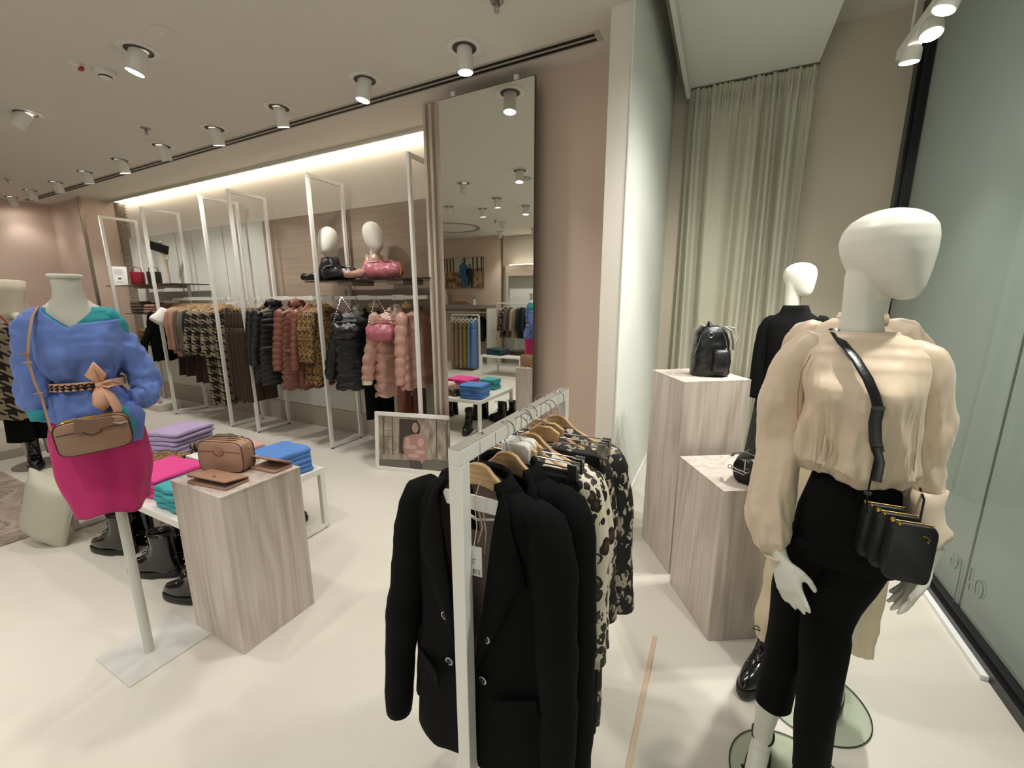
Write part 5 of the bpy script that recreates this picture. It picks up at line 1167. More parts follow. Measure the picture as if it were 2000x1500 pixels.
# ---------------------------------------------------------------- full mannequins
def head_rings(mb, c, fd, z0=1.562, s=1.0):
    """faceless egg head: c = neck centre (x, y), fd = unit facing direction, z0 = chin height"""
    ang = math.atan2(fd[1], fd[0]); rr = []
    for dz, off, l, w_ in ((-.002, .062, .008, .006), (.004, .058, .026, .018), (.02, .045, .048, .034), (.045, .028, .069, .049), (.075, .016, .084, .061), (.105, .010, .092, .069), (.135, .006, .095, .073), (.16, .006, .09, .070), (.18, .006, .076, .06), (.195, .006, .052, .042), (.203, .006, .025, .02), (.205, .006, .006, .005)):
        rr.append(ell((c[0]+fd[0]*off*s, c[1]+fd[1]*off*s, z0+dz*s), l*s, w_*s, 40, 2.0, rot=ang))
    mb.loft(rr)
def hand(mb, wrist, down, side, palm_n, curl=.25, s=1.0, fan_k=1.6):
    """down = pointing direction of the fingers, side = towards the thumb, palm_n = out of the back of the hand"""
    w_ = V(wrist); d = V(down).normalized(); sd = V(side).normalized(); n_ = V(palm_n).normalized()
    mb.loft([[w_+d*l*s+sd*(math.cos(t_)*a*s+o_*s)+n_*math.sin(t_)*b_*s for t_ in [2*PI*i/20 for i in range(20)]] for l, a, b_, o_ in ((-.05, .024, .019, 0), (-.01, .023, .016, 0), (.01, .027, .016, .001), (.035, .034, .0155, .003), (.06, .037, .014, .003), (.082, .036, .012, .0), (.09, .03, .008, -.002))])
    for k, (o_, ln, r_) in enumerate(((.027, .068, .0088), (.0095, .077, .0092), (-.0085, .071, .0088), (-.0255, .055, .0078))):
        c_ = curl*(1+.18*k); b0 = w_+d*.07*s+sd*o_*s; dirs = []; p = b0; a_ = .1*c_
        pts = [p-d*.01*s]; rad = [r_*s]
        fan = sd*(o_*fan_k)
        for seg, fr in ((.45, 1.0), (.3, 2.0), (.25, 2.8)):
            a_ = c_*fr; dd = (d*math.cos(a_)-n_*math.sin(a_)+fan*.9).normalized()
            for q in range(3): p = p+dd*ln*seg*s/3; pts.append(p); rad.append(r_*s*(1-.10*(len(pts)/9)-(.0 if len(pts) < 9 else .25)))
        mb.tube(pts, rad, 10); mb.ball(p, rad[-1]*.98, 8)
    p = w_+d*.018*s+sd*.022*s; pts = [p]; rad = [.0125*s]
    for dd, l in ((d*.6+sd*.75-n_*.2, .028), (d*.85+sd*.42-n_*.3, .026), (d*.98+sd*.1-n_*.3, .024)):
        p = p+dd.normalized()*l*s; pts.append(p); rad.append(rad[-1]*.86)
    mb.tube(pts, rad, 10); mb.ball(p, rad[-1]*.98, 8)
def shoe_sandal(par, x, y, z, s=1):
    MB().loft([[V((x+a*.036+ .0, y+b_*.115-.03, z+h+ (0.035 if b_ > .3 else 0)*0)) for a, b_ in [(math.cos(t_), math.sin(t_)) for t_ in [2*PI*i/20 for i in range(20)]]] for h in (0, .012)]).obj('sandal_sole', m_black, par)
    mb = MB(); mb.tube([(x+.03*math.cos(a), y+.01+.035*math.sin(a), z+.10+.012*math.sin(a)) for a in [2*PI*i/16 for i in range(16)]], .005, 8, closed=True)
    mb.tube([(x-.02, y+.045, z+.105), (x-.035, y+.06, z+.06), (x-.03, y+.05, z+.02)], .005, 8); mb.tube([(x-.038, y-.07, z+.01), (x, y-.075, z+.05), (x+.038, y-.07, z+.01)], .006, 8)
    mb.obj('sandal_strap', m_black, par)

# ---- A: front mannequin in beige blouse
AX, AY, AR = .33, 1.30, -.25
A = thing('mannequin', 'white faceless mannequin in beige satin blouse and black cropped trousers by the window', 'mannequin', (AX, AY, 0), AR)
mb = MB()
fd = V((.86, -.51)).normalized()
head_rings(mb, (-.002, .0), fd)
mb.loft([ell((x, y, z), a, b_, 32) for z, x, y, a, b_ in ((1.40, -.012, .005, .085, .06), (1.44, -.012, .005, .06, .05), (1.47, -.014, .006, .047, .046), (1.52, -.018, .008, .041, .044), (1.57, -.02, .01, .042, .05), (1.62, -.014, .01, .05, .058), (1.67, -.004, .0, .05, .06))])
mb.loft([ell((.01, y, z), a, b_, 32, 2.1) for z, y, a, b_ in ((.90, 0, .07, .055), (.98, 0, .08, .06), (1.08, 0, .066, .055), (1.2, -.005, .085, .065), (1.3, -.01, .095, .07), (1.38, 0, .11, .07), (1.42, 0, .09, .055))])
for s, hx, kx, ky, ax, ay, az in ((-1, -.045, -.075, .05, -.10, .07, .09), (1, .055, .018, -.03, .03, -.0, .06)):
    mb.tube([(hx, 0, .92), ((hx+kx)/2, ky*.5, .7), (kx, ky, .5), (kx*.4+ax*.6, ky*.4+ay*.6, .34), (ax, ay, az+.06), (ax, ay, az)], [.045, .045, .04, .042, .029, .028], 18)
    mb.tube([(ax, ay+.02, az), (ax, ay-.05, az-.01), (ax, ay-.13, .035), (ax, ay-.17, .03)], [.03, .03, .028, .018], 14, .8)
# arms
mb.tube([(-.12, 0, 1.40), (-.145, 0, 1.2), (-.145, -.04, 1.05), (-.118, -.085, .88)], [.026, .024, .024, .021], 14)
mb.tube([(.125, 0, 1.40), (.15, .02, 1.2), (.158, .0, 1.1), (.166, -.03, .99)], [.018, .018, .02, .021], 14)
hand(mb, (-.105, -.10, .868), (.42, -.25, -.92), (.88, -.25, .35), (-.3, -.95, .0), .10, .95)
hand(mb, (.172, -.035, .948), (-.22, -.12, -1), (.25, -.92, 0), (.9, .25, -.1), .13, .98, 4.2)
body = mb.obj('body', m_mann, A, smooth=180, remesh=.0045)
m_sat = mat('beige_satin', '#d9c4ac', .42, bump=(420, .05), sheen=.3, spec=.4)
m_sat.node_tree.nodes['Principled BSDF'].inputs['Sheen Roughness'].default_value = .4
def folds(z, th, sd):
    p = V((math.cos(th)*1.9+sd, math.sin(th)*1.9, z*1.6)); n_ = noise.noise(p)+.6*noise.noise(p*2.3)
    return (1-2*abs(math.sin(n_*5+th)))*.55+math.sin(9*th-z*7+sd*2)*.22*noise.noise(p*3)*2
mb = MB(); rr = []
for j in range(100):
    z = 1.115+(1.485-1.115)*j/99
    a, b_, cx, cy = lerp_keys([(1.115, .105, .082, .018, 0), (1.122, .112, .09, .018, 0), (1.15, .128, .11, .015, -.004), (1.22, .124, .112, .012, -.008), (1.30, .120, .105, .01, -.012), (1.35, .122, .105, .005, -.01), (1.40, .128, .088, 0, -.003), (1.43, .128, .072, -.004, 0), (1.455, .11, .062, -.008, .002), (1.472, .088, .062, -.012, .004), (1.480, .072, .058, -.014, .006)], z)
    amp = lerp_keys([(1.115, .03), (1.135, .10), (1.22, .085), (1.32, .03), (1.42, .008), (1.49, 0)], z)[0]
    def f(th, z=z, amp=amp):
        r = 1+amp*folds(z, th, 1.3)
        for bx in (-.95, .85):
            dth = (th-(-PI/2+bx*.62)+PI) % (2*PI)-PI
            r += .13*math.exp(-(dth/.36)**2-((z-1.345)/.045)**2)
        return r
    rr.append(ell((cx, cy, z), a, b_, 180, 2.1, f=f))
bl = mb.loft(rr, False, False).noise(.003, 10, 3, (1, 1, .5)).wrinkle(.014, 8, 3, (1, 1, .42), lambda c: min(1, max(.12, (1.42-c.z)*5))).wrinkle(.006, 22, 5, (1, 1, .3), lambda c: max(.1, 1-abs(c.z-1.14)*9)).obj('satin_blouse', m_sat, A, smooth=180, solid=.002)
bl['label'] = 'beige satin blouse with balloon sleeves and dropped elastic waist'
def sleeveA(pts, rad, seed, par, m, amp=.008, nm_='balloon_sleeve', gath=.0):
    P = [V(p) for p in pts]; out = []; R_ = []
    for i in range(len(P)-1):
        for k in range(14): out.append(P[i].lerp(P[i+1], k/14)); R_.append(rad[i]+(rad[i+1]-rad[i])*(k/14))
    out.append(P[-1]); R_.append(rad[-1])
    for _ in range(4):
        out = [out[0]]+[(out[i-1]+out[i]*2+out[i+1])/4 for i in range(1, len(out)-1)]+[out[-1]]
        R_ = [R_[0]]+[(R_[i-1]+R_[i]*2+R_[i+1])/4 for i in range(1, len(R_)-1)]+[R_[-1]]
    mb = MB().tube(out, R_, 56, .9, up=(0, 1, 0))
    mb.noise(amp, 9, seed, (1, 1, .4)).wrinkle(amp*2.0, 10, seed, (1, 1, .26)).wrinkle(amp*.7, 26, seed+3, (1, 1, .3), lambda c: .3 if c.z > 1.3 else 1)
    return mb.obj(nm_, m, par, smooth=180)
sleeveA([(-.075, 0, 1.435), (-.115, 0, 1.432), (-.15, 0, 1.40), (-.163, 0, 1.30), (-.158, 0, 1.18), (-.150, -.03, 1.05), (-.144, -.06, .96), (-.128, -.08, .895), (-.118, -.09, .868)], [.03, .043, .048, .049, .048, .053, .058, .046, .024], 3, bl, m_sat, .007)
sleeveA([(.075, 0, 1.432), (.105, 0, 1.43), (.125, 0, 1.38), (.135, .01, 1.28), (.142, .015, 1.18), (.152, .01, 1.11), (.158, 0, 1.075)], [.03, .042, .043, .040, .038, .038, .032], 7, bl, m_sat, .008)
# flared cuff of the viewer-right arm
mb = MB(); mb.loft([[V((.150+dx*.5+a*math.cos(t_)*(1+.15*math.sin(3*t_)), -.005-(1.12-z)*.22+b_*math.sin(t_), z+.02*math.cos(t_-.5)*k_)) for t_ in [2*PI*i/36 for i in range(36)]] for z, dx, a, b_, k_ in ((1.12, 0, .038, .038, 0), (1.085, .0, .034, .034, 0), (1.06, .006, .036, .036, .3), (1.035, .014, .037, .037, .6), (1.015, .022, .041, .043, 1.0), (1.0, .024, .043, .046, 1.2))], False, False)
mb.noise(.004, 20, 2).obj('flared_cuff', m_sat, bl, smooth=180, solid=.002)
MB().tube([(-.117+.026*math.cos(a), -.092+.024*math.sin(a), .868) for a in [2*PI*i/24 for i in range(24)]], .0045, 8, closed=True).obj('elastic_cuff', m_sat, bl)
for s, pts in ((-1, [(-.104, -.062, 1.425), (-.118, -.07, 1.38), (-.118, -.075, 1.32), (-.112, -.075, 1.26)]),): MB().tube(pts, .0012, 5).obj('shoulder_seam', mat('seam_shadow_thread', '#8f7d60', .8), bl)
# trousers
mb = MB()
rr = [ell((.02, 0, z), a, b_, 48, 2.2) for z, a, b_ in ((1.135, .085, .07), (1.08, .095, .08), (1.0, .112, .09), (.93, .118, .092), (.88, .118, .09))]
mb.loft(rr)
for x0, kx, ky, hx, hy, zend, r_end in ((-.042, -.072, .045, -.085, .065, .27, .052), (.06, .018, -.03, .03, -.005, .17, .048)):
    rr = []
    for j in range(26):
        u = j/25; z = .93+(zend-.93)*u
        x = lerp_keys([(0, x0), (.32, kx*1.0 if x0 < 0 else .012), (.5, kx), (1, hx)], u)[0]; y = lerp_keys([(0, 0), (.5, ky), (1, hy)], u)[0]; r_ = lerp_keys([(0, .078), (.3, .062), (.6, .055), (1, r_end)], u)[0]
        rr.append(ell((x, y, z), r_*.95, r_*1.05, 36, 2.1, f=lambda th, u=u: 1+.02*math.sin(5*th+u*8)))
    mb.loft(rr, True, False)
tr_ = mb.noise(.004, 8, 2).obj('cropped_trousers', f_black, A, smooth=180); tr_['label'] = 'black tapered cropped trousers'
shoe_sandal(A, -.10, .07, .012); shoe_sandal(A, .03, 0, .012)
mb = MB(); mb.lathe([(.185, .008), (0, .008)], (.0, .055, .0), n=64, cap=False)
m_disc = thin_glass('glass_base', (.86, .93, .86, 1), .06, .02)
m_edge = mat('dark_glass_edge', '#20281f', .2)
mb.obj('glass_base_disc', m_disc, A, smooth=40)
MB().tube([(.184*math.cos(a), .055+.184*math.sin(a), .005) for a in [2*PI*i/72 for i in range(72)]], .0022, 6, closed=True).obj('disc_edge', m_edge, A)
# crossbody strap and triple pouch
def onA(x, y, z): return (x, y, z)
l_pouch = mat('black_grained_leather', '#0b0a0a', .5, bump=(300, .15))
bg = thing('crossbody_bag', 'black triple-compartment leather bag hanging from a thin strap on the beige blouse', 'handbag', (AX, AY, 0), AR)
mb = MB()
for k, (ox, oy) in enumerate(((.0, 0), (-.026, .035), (-.05, .068))):
    c = V((.125+ox*.9, -.165+oy, 1.022)); w_ = .068; 
    ring = lambda sx: None
    mbk = MB(); rr = []
    for yy, kk in ((-.015, .95), (-.012, .99), (0, 1.0), (.012, .99), (.015, .95)):
        rr.append([V((math.copysign(abs(math.cos(a))**.25, math.cos(a))*.04*kk, yy*(1.0 if math.sin(a) < .5 else .7), math.copysign(abs(math.sin(a))**.25, math.sin(a))*.068*kk)) for a in [2*PI*i/40 for i in range(40)]])
    mbk.loft(rr); mbk.xform(Matrix.Translation(c) @ Matrix.Rotation(.3, 4, 'Z'))
    pk = mbk.obj('pouch', l_pouch, bg, smooth=50)
    zt = MB().tube([(-.036, 0, .0685), (.036, 0, .0685)], .0011, 6); zt.xform(Matrix.Translation(c) @ Matrix.Rotation(.3, 4, 'Z')); zt.obj('zip', m_gold, pk)
    zb = MB().ball((-.036, -.004, .070), .006, 8).ball((-.026, -.010, .066), .0045, 8); zb.xform(Matrix.Translation(c) @ Matrix.Rotation(.3, 4, 'Z')); zb.obj('zip_puller', m_gold, pk)
mk = MB(); mk.tube([(.012, -.0165, .048), (.02, -.0165, .047), (.024, -.0165, .042), (.022, -.0165, .036)], .0014, 6); mk.ball((.022, -.0165, .036), .0025, 6); mk.xform(Matrix.Translation((.125, -.165, 1.022)) @ Matrix.Rotation(.3, 4, 'Z')); mk.obj('metal_emblem', m_gold, bg)
MB().tube([(-.068, .0, 1.488), (-.062, -.03, 1.48), (-.045, -.065, 1.458), (-.015, -.095, 1.425), (.012, -.122, 1.385), (.028, -.133, 1.352), (.037, -.140, 1.325)], .0115, 12, .2, up=(0, 0, 1)).obj('strap', l_blackl, bg)
MB().tube([(.037, -.141, 1.33), (.036, -.138, 1.29), (.042, -.138, 1.25), (.05, -.138, 1.225)], .012, 10, .22, up=(0, -1, 0)).obj('strap_overlap', l_blackl, bg)
MB().tube([(.046, -.142, 1.235), (.056, -.150, 1.205), (.056, -.152, 1.16)], .009, 10, .25, up=(0, -1, 0)).obj('strap_end', l_blackl, bg)
MB().tube([(.048, -.137, 1.235), (.046, -.14, 1.17), (.045, -.145, 1.11), (.050, -.15, 1.08)], .0022, 6).obj('thin_strap', l_blackl, bg)
for z in (1.325, 1.125): MB().box((.037 if z > 1.2 else .045, -.143, z), (.022 if z > 1.2 else .014, .007, .008)).obj('keeper_loop', l_blackl, bg, bevel=.001)
MB().tube([(.14, -.11, 1.07), (.145, -.06, 1.11), (.13, .03, 1.14), (.09, .085, 1.2), (-.02, .09, 1.38), (-.065, .05, 1.47), (-.068, .0, 1.488)], .0025, 6).obj('back_strap', l_blackl, bg)

# ---- B: mannequin hidden behind A
BX, BY, BR = .42, 1.75, -.235
B_ = thing('mannequin', 'mannequin in beige jacket and joggers mostly hidden behind the front mannequin', 'mannequin', (BX, BY, 0), BR)
mb = MB(); head_rings(mb, (.03, 0), V((.3, -.95)).normalized(), 1.57, .98)
mb.loft([ell((.02, y, z), a, b_, 28) for z, y, a, b_ in ((1.40, 0, .09, .06), (1.45, 0, .055, .05), (1.52, .0, .042, .044), (1.6, .0, .045, .05), (1.68, 0, .05, .05))])
mb.loft([ell((0, 0, z), a, b_, 28) for z, a, b_ in ((.8, .11, .09), (1.0, .1, .08), (1.2, .1, .075), (1.38, .12, .07), (1.42, .08, .05))]); mb.obj('body', m_mann, B_, smooth=180, remesh=.006)
m_blush = mat('blush_beige_cotton', '#d2bda6', .6, bump=(300, .1), sheen=.2)
mb = MB(); rr = []
for j in range(30):
    z = 1.08+(1.50-1.08)*j/29; a, b_ = lerp_keys([(1.08, .13, .11), (1.2, .135, .11), (1.35, .145, .1), (1.43, .15, .08), (1.465, .12, .065), (1.49, .075, .055), (1.50, .06, .05)], z)
    rr.append(ell((-.015, 0, z), a, b_, 60, 2.1, f=lambda th, z=z: 1+.02*math.sin(6*th+z*9)))
jk = mb.loft(rr, False, False).noise(.005, 9, 8).obj('beige_jacket', m_blush, B_, smooth=180, solid=.003)
sleeveA([(-.1, 0, 1.455), (-.14, 0, 1.45), (-.165, 0, 1.40), (-.17, 0, 1.2), (-.16, 0, 1.0)], [.035, .045, .045, .045, .04], 4, jk, m_blush, .008, 'sleeve')
sleeveA([(.06, 0, 1.455), (.10, 0, 1.455), (.135, 0, 1.41), (.15, 0, 1.2), (.16, 0, 1.0)], [.035, .045, .045, .045, .04], 5, jk, m_blush, .008, 'sleeve')
MB().loft([ell((.0, 0, z), a, b_, 30) for z, a, b_ in ((1.485, .075, .06), (1.52, .062, .055), (1.515, .056, .05))], False, False).obj('collar', m_blush, jk, smooth=180, solid=.003)
m_jog = mat('pale_sand_cloth', '#dccbad', .75, bump=(300, .1))
mb = MB(); mb.loft([ell((0, 0, z), a, b_, 40, 2.2) for z, a, b_ in ((1.1, .1, .09), (1.0, .13, .11), (.88, .14, .115), (.8, .14, .11))])
for x0, x1, y1, zend, r1 in ((-.065, -.135, -.01, .20, .05), (.085, .14, .05, .27, .05)):
    rr = []
    for j in range(24):
        u = j/23; z = .9+(zend-.9)*u; x = x0+(x1-x0)*u; r_ = lerp_keys([(0, .085), (.4, .075), (.8, .062), (.92, .05 if x0 < 0 else .05), (1, .034 if x0 < 0 else .048)], u)[0]
        rr.append(ell((x, y1*u, z), r_, r_*1.05, 32, 2.1, f=lambda th, u=u: 1+.05*math.sin(5*th+u*4)+(.05*math.sin(12*th) if u > .85 else 0)))
    mb.loft(rr, True, False)
jg = mb.noise(.008, 9, 4).obj('beige_joggers', m_jog, B_, smooth=180)
mb = MB(); mb.lathe([(.192, .008), (0, .008)], (.03, .01, 0), n=64, cap=False); mb.obj('glass_base_disc', m_disc, B_, smooth=40)
MB().tube([(.03+.19*math.cos(a), .01+.19*math.sin(a), .005) for a in [2*PI*i/72 for i in range(72)]], .0022, 6, closed=True).obj('disc_edge', m_edge, B_)
BB1 = make_boot('tall black lace-up boot on the hidden mannequin behind the front one', (.27, 1.745, .012), -.5, 'boots of the hidden mannequin', 1, 1.0)
BB2 = make_boot('black lace-up boot, farther one of the hidden mannequin', (.52, 1.80, .012), -.2, 'boots of the hidden mannequin', -1, 1.0)

# ---- C: far mannequin in black blazer
CX, CY, CR = .43, 3.12, -.14
Cm = thing('mannequin', 'far white mannequin in a black blazer and charcoal skirt before the curtain', 'mannequin', (CX, CY, 0), CR)
mb = MB(); head_rings(mb, (-.02, 0), V((.8, -.6)).normalized(), 1.582, 1.0)
mb.loft([ell((-.035, y, z), a, b_, 28) for z, y, a, b_ in ((1.38, 0, .1, .06), (1.45, 0, .06, .05), (1.52, .0, .042, .044), (1.6, .005, .045, .052), (1.68, 0, .05, .06))])
mb.loft([ell((0, 0, z), a, b_, 28) for z, a, b_ in ((.8, .13, .09), (1.0, .11, .08), (1.2, .12, .08), (1.36, .14, .07), (1.42, .08, .05))])
for s in (-1, 1): mb.tube([(s*.06, 0, .85), (s*.065, 0, .5), (s*.065, 0, .1), (s*.065, -.08, .03)], [.08, .055, .03, .026], 16)
mb.obj('body', m_mann, Cm, smooth=180, remesh=.006)
mb = MB(); rr = []
for j in range(30):
    z = .86+(1.53-.86)*j/29; a, b_ = lerp_keys([(.86, .16, .12), (1.0, .15, .115), (1.15, .135, .105), (1.3, .145, .1), (1.41, .155, .085), (1.45, .13, .07), (1.48, .085, .062), (1.53, .066, .056)], z)
    rr.append(ell((-.015, 0, z), a, b_, 48, 2.1, f=lambda th: 1+.02*math.sin(5*th)))
jk = mb.loft(rr, False, False).obj('black_blazer', f_black, Cm, smooth=180, solid=.004)
for s in (-1, 1): sleeveA([(s*.10, 0, 1.43), (s*.135, 0, 1.42), (s*.16, 0, 1.36), (s*.165, 0, 1.15), (s*.165, -.01, .93)], [.04, .045, .045, .05, .05], 4, jk, f_black, .006, 'sleeve')
mb = MB(); mb.loft([ell((-.01, 0, z), a, b_, 44, 2.2, f=lambda th: 1+.03*math.sin(7*th)) for z, a, b_ in ((1.0, .14, .105), (.85, .165, .12), (.6, .185, .14), (.45, .2, .15))], True, False).obj('charcoal_skirt', mat('charcoal_cloth', '#2a2a2b', .85), Cm, smooth=180)
mb = MB(); mb.lathe([(.2, .008), (0, .008)], n=56, cap=False); mb.obj('glass_base_disc', m_disc, Cm, smooth=40)
CB = []
for s in (-1, 1): CB.append(place(b1 if s > 0 else b2, 'black lace-up boot of the far blazer mannequin, '+('left' if s < 0 else 'right'), (CX+s*.065, CY-.02, .009), CR))

# floor seam strip
tag(MB().span((-.156, .9, 0), (-.138, 1.80, .005)).obj('floor_strip', mat('pale_wood_strip', '#c8af95', .5)), 'thin pale wood strip lying on floor right of the garment rack', 'strip').rotation_euler = (0, 0, 0)
st_ = MB(); st_.span((-.545, 2.16, .0), (1.1, 2.162, .0008)); struct('trim_8', MB().span((.2, 1.30, 0), (1.1, 1.302, .0006)), mat('floor_joint', '#a8a08f', .7))

# ---------------------------------------------------------------- mirrored part of the shop
pst = thing('wall_poster', 'wall poster of two people in blue before trees, seen in mirror', 'poster', (-6.05, -3.62, 1.895), 0)
MB().span((-.62, 0, 0), (.62, .025, .76)).obj('board', m_trim, pst, smooth=0)
m_for, nt, b, N, L = nm('poster_forest')
n1 = N('ShaderNodeTexNoise'); n1.inputs['Scale'].default_value = 9; n1.inputs['Detail'].default_value = 5; L(coords(nt), n1.inputs['Vector'])
L(ramp(nt, n1.outputs[0], [(.35, '#4a3a2b'), (.5, '#8d6f52'), (.65, '#b79e82')]), b.inputs['Base Color']); b.inputs['Roughness'].default_value = .4
MB().span((-.61, .025, .01), (.61, .027, .75)).obj('print_background', m_for, pst, smooth=0)
def pf(pts, m, name, y=.028): MB().prism([(x, z) for x, z in pts], .0008, Matrix.Translation((0, y, 0))).obj(name, m, pst, smooth=0)
pf([(-.61, .38), (.61, .50), (.61, .75), (-.61, .75)], mat('poster_sky', '#b8b2a4', .5), 'printed_sky', .0275)
for k, x in enumerate((-.58, -.5, -.4, -.3, .3, .42, .55, .05)): pf([(x, .40), (x+.03+.01*(k % 3), .40), (x+.035, .75), (x-.01, .75)], mat('poster_trunk', '#3b2d22', .6) if k == 0 else bpy.data.materials['poster_trunk'], 'printed_trunk', .0283)
mpb, mpn, mps, mph = mat('poster_blue', '#1f5d86', .5), mat('poster_navy', '#1b2038', .5), bpy.data.materials['poster_skin'], bpy.data.materials['poster_hair']
def pperson(cx, top, col, leg, w=1):
    pf([(cx-.05*w, .02), (cx-.09*w, .30), (cx+.09*w, .30), (cx+.1*w, .02), (cx+.03, .02), (cx, .2), (cx-.01, .02)], leg, 'printed_legs', .0288)
    pf([(cx-.11*w, .26), (cx-.12*w, top-.14), (cx-.04, top-.08), (cx+.04, top-.08), (cx+.12*w, top-.14), (cx+.15*w, top-.3), (cx+.1*w, .27)], col, 'printed_jacket', .0291)
    pf(blob(cx, top-.04, .042, .065), mph, 'printed_hair', .0294); pf(blob(cx, top-.035, .026, .042), mps, 'printed_face', .0297)
pperson(.02, .70, mpb, mpb); pperson(.21, .58, mpn, m_black, .85)
t = thing('wall_rack', 'grey wall unit with shelf and rail under the poster, seen in mirror', 'clothes rack', (-5.95, -3.62, 0))
MB().span((-1.0, 0, 1.38), (.85, .42, 1.47)).obj('shelf_board', m_alum, t, smooth=0); MB().span((.81, 0, 0), (.85, .42, 1.38)).obj('side_panel', m_wmetal, t, smooth=0); MB().span((-1.0, 0, 0), (-.96, .42, 1.38)).obj('side_panel', m_wmetal, t, smooth=0); MB().span((-.96, .2, 1.27), (.81, .23, 1.30)).obj('rail', m_wmetal, t, smooth=0)
f_petrol = mat('petrol_blue_cloth', '#1d4f66', .85); f_navy = mat('navy_cloth', '#15242f', .85)
for i, x in enumerate((-5.75, -5.6, -5.45)): top_garment('jacket', ['petrol blue jacket under the mirrored poster, left', 'petrol blue jacket under the mirrored poster, middle', 'petrol blue jacket under the mirrored poster, right'][i], 'jacket', f_petrol if i < 2 else f_navy, (x, -3.40, 1.30), PI/2+.3, 'petrol blue jackets in mirror', L=.75, slv=.5, seed=i, d=.03, hw=.18, sh=.17)
t = thing('framed_sign', 'white framed notice on the mirrored wall unit shelf', 'sign', (-6.55, -3.4, 1.47), PI, rot=(.2, 0, PI)); MB().span((-.15, 0, 0), (.15, .01, .38)).obj('frame', m_wmetal, t)
t = thing('scarf', 'crumpled blush satin scarf on the mirrored wall unit', 'scarf', (-6.0, -3.4, 1.47)); mb = MB()
for k in range(5): mb.tube([(-.2+.09*k, 0, .03), (-.17+.09*k, .03, .11+.02*(k % 2)), (-.10+.09*k, -.02, .05)], .035, 10, .6)
mb.noise(.02, 14, 2).obj('cloth', m_satin, t, smooth=180)
t = thing('perfume_bottle', 'small white bottle on the mirrored wall unit shelf', 'bottle', (-5.6, -3.4, 1.47)); MB().lathe([(.04, 0), (.04, .1), (.015, .12), (.015, .16)], n=16).obj('body', f_whitet, t); MB().lathe([(.02, .16), (.02, .19)], n=12).obj('cap', m_dark, t)
# free-standing rack of trousers
t = thing('garment_rack', 'white garment rack with beige and blue trousers, seen in the mirror', 'clothes rack', (-5.2, -2.35, 0), 0)
for x in (-.36, .36): MB().box((x, 0, .62), (.035, .035, 1.24)).obj('post', m_wmetal, t); MB().span((x-.018, -.25, 0), (x+.018, .25, .03)).obj('cross_foot', m_wmetal, t)
MB().span((-.36, -.018, 1.24), (.36, .018, 1.275)).obj('rail', m_wmetal, t)
cols = [mat('beige_trouser', '#8f7a62', .85), mat('beige_trouser2', '#83705a', .85), bpy.data.materials['beige_trouser'], mat('mustard_trouser', '#85762c', .85), mat('sky_blue_trouser', '#5d7ba8', .85), bpy.data.materials['sky_blue_trouser']]
nms = ['leftmost beige', 'second beige', 'third beige', 'mustard', 'inner light blue', 'outer light blue']
for i in range(6):
    x = -5.48+.11*i
    trousers(nms[i]+' trousers on the mirrored garment rack', cols[i], (x, -2.35, 1.24), PI/2, 'trousers on the mirrored rack', L=1.06, hw=.15, d=.03, seed=i, flare=1.25)
    wood_hanger('white hanger of the '+nms[i]+' trousers in mirror', (x, -2.35, 1.279), PI/2, 'white hangers in mirror', hw=.19, m=f_whitet)
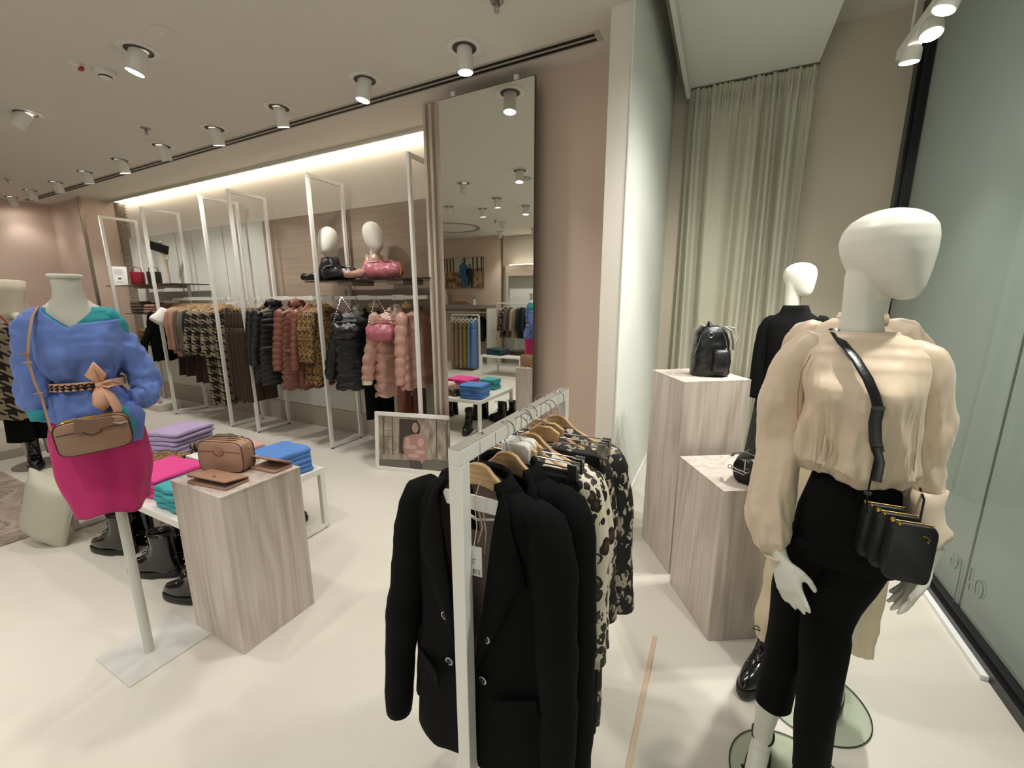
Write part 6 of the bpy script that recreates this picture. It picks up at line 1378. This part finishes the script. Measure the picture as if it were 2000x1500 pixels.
# second low table with denim, alcove rail
t = thing('low_table', 'second low white table with folded dark denim, seen in mirror', 'table', (0, 0, 0))
x0, x1, y0, y1 = -4.45, -3.5, -2.5, -1.72
MB().span((x0, y0, .41), (x1, y1, .45)).obj('top', m_wmetal, t, smooth=0)
for x in (x0+.018, x1-.018):
    for y in (y0+.018, y1-.018): MB().box((x, y, .205), (.035, .035, .41)).obj('leg', m_wmetal, t)
MB().span((x0+.035, y1-.036, 0), (x1-.035, y1, .035)).obj('foot_bar', m_wmetal, t)
f_denim = mat('dark_teal_denim', '#20404b', .85, bump=(200, .3))
stack(3, f_denim, -4.15, -1.95, .45, .2, 'dark teal denim folded jeans, %s on mirrored table', 'folded denim jeans', seed=21, w=.42, d=.3, h=.045, name='folded_jeans')
stack(2, f_brown, -3.75, -2.1, .45, .1, ['brown folded jumper beneath on mirrored table', 'brown folded jumper above on mirrored table'], 'brown jumpers on mirrored table', seed=22, w=.3, d=.3, h=.05)
tag(MB().span((-4.95, -3.42, 1.50), (-3.2, -3.40, 1.53)).obj('hanging_rail', m_wmetal), 'white rail of the mirrored alcove with dark tops', 'rail')
gm = [f_leopk, f_taupe, mat('sand_cloth', '#9b8a70', .85), f_green, f_navy, f_green]
for i in range(6): top_garment('long_top', ['rosette print', 'taupe', 'sand coloured', 'dark green', 'navy', 'black green'][i]+' top on the mirrored alcove rail', 'top', gm[i], (-4.75+.16*i, -3.41, 1.53), PI/2+.2, 'tops in the mirrored alcove', L=.85, slv=.5, seed=i, d=.035, hw=.18, sh=.17)

# mannequin clothing becomes part of its mannequin
def adopt(th, man, keep):
    """turn a separate clothing Empty into a part of the mannequin: first mesh is the part, the others its sub-parts"""
    bpy.context.view_layer.update()
    kids = list(th.children); pref = ('blue_body', 'upper', 'cloth', 'band', 'body', 'neck_wrap', 'waist')
    first = next((k for p in pref for k in kids if k.name.split('.')[0] == p), kids[0]); kids = [first]+[k for k in kids if k != first]
    Mi = man.matrix_world.inverted()
    first.parent = man; first.matrix_parent_inverse = Matrix.Identity(4); first.matrix_basis = Mi @ th.matrix_world @ first.matrix_basis
    first.name = keep; first['label'] = th['label']
    for k in kids[1:]:
        k.parent = first; k.matrix_basis = Matrix.Identity(4)
    bpy.data.objects.remove(th)
    return first

adopt(tg, TT, 'layered_sweater'); adopt(ts, TT, 'pencil_skirt'); adopt(tb, TT, 'jewelled_belt')
for th_, man_, nm_ in ((c_, HM, 'houndstooth_coat'), (sc_, HM, 'boucle_scarf'), (HT, HM, 'wide_trousers'), (HB1, HM, 'lace_up_boot'), (HB2, HM, 'lace_up_boot'), (BB1, B_, 'lace_up_boot'), (BB2, B_, 'lace_up_boot'), (CB[0], Cm, 'lace_up_boot'), (CB[1], Cm, 'lace_up_boot')): adopt(th_, man_, nm_)
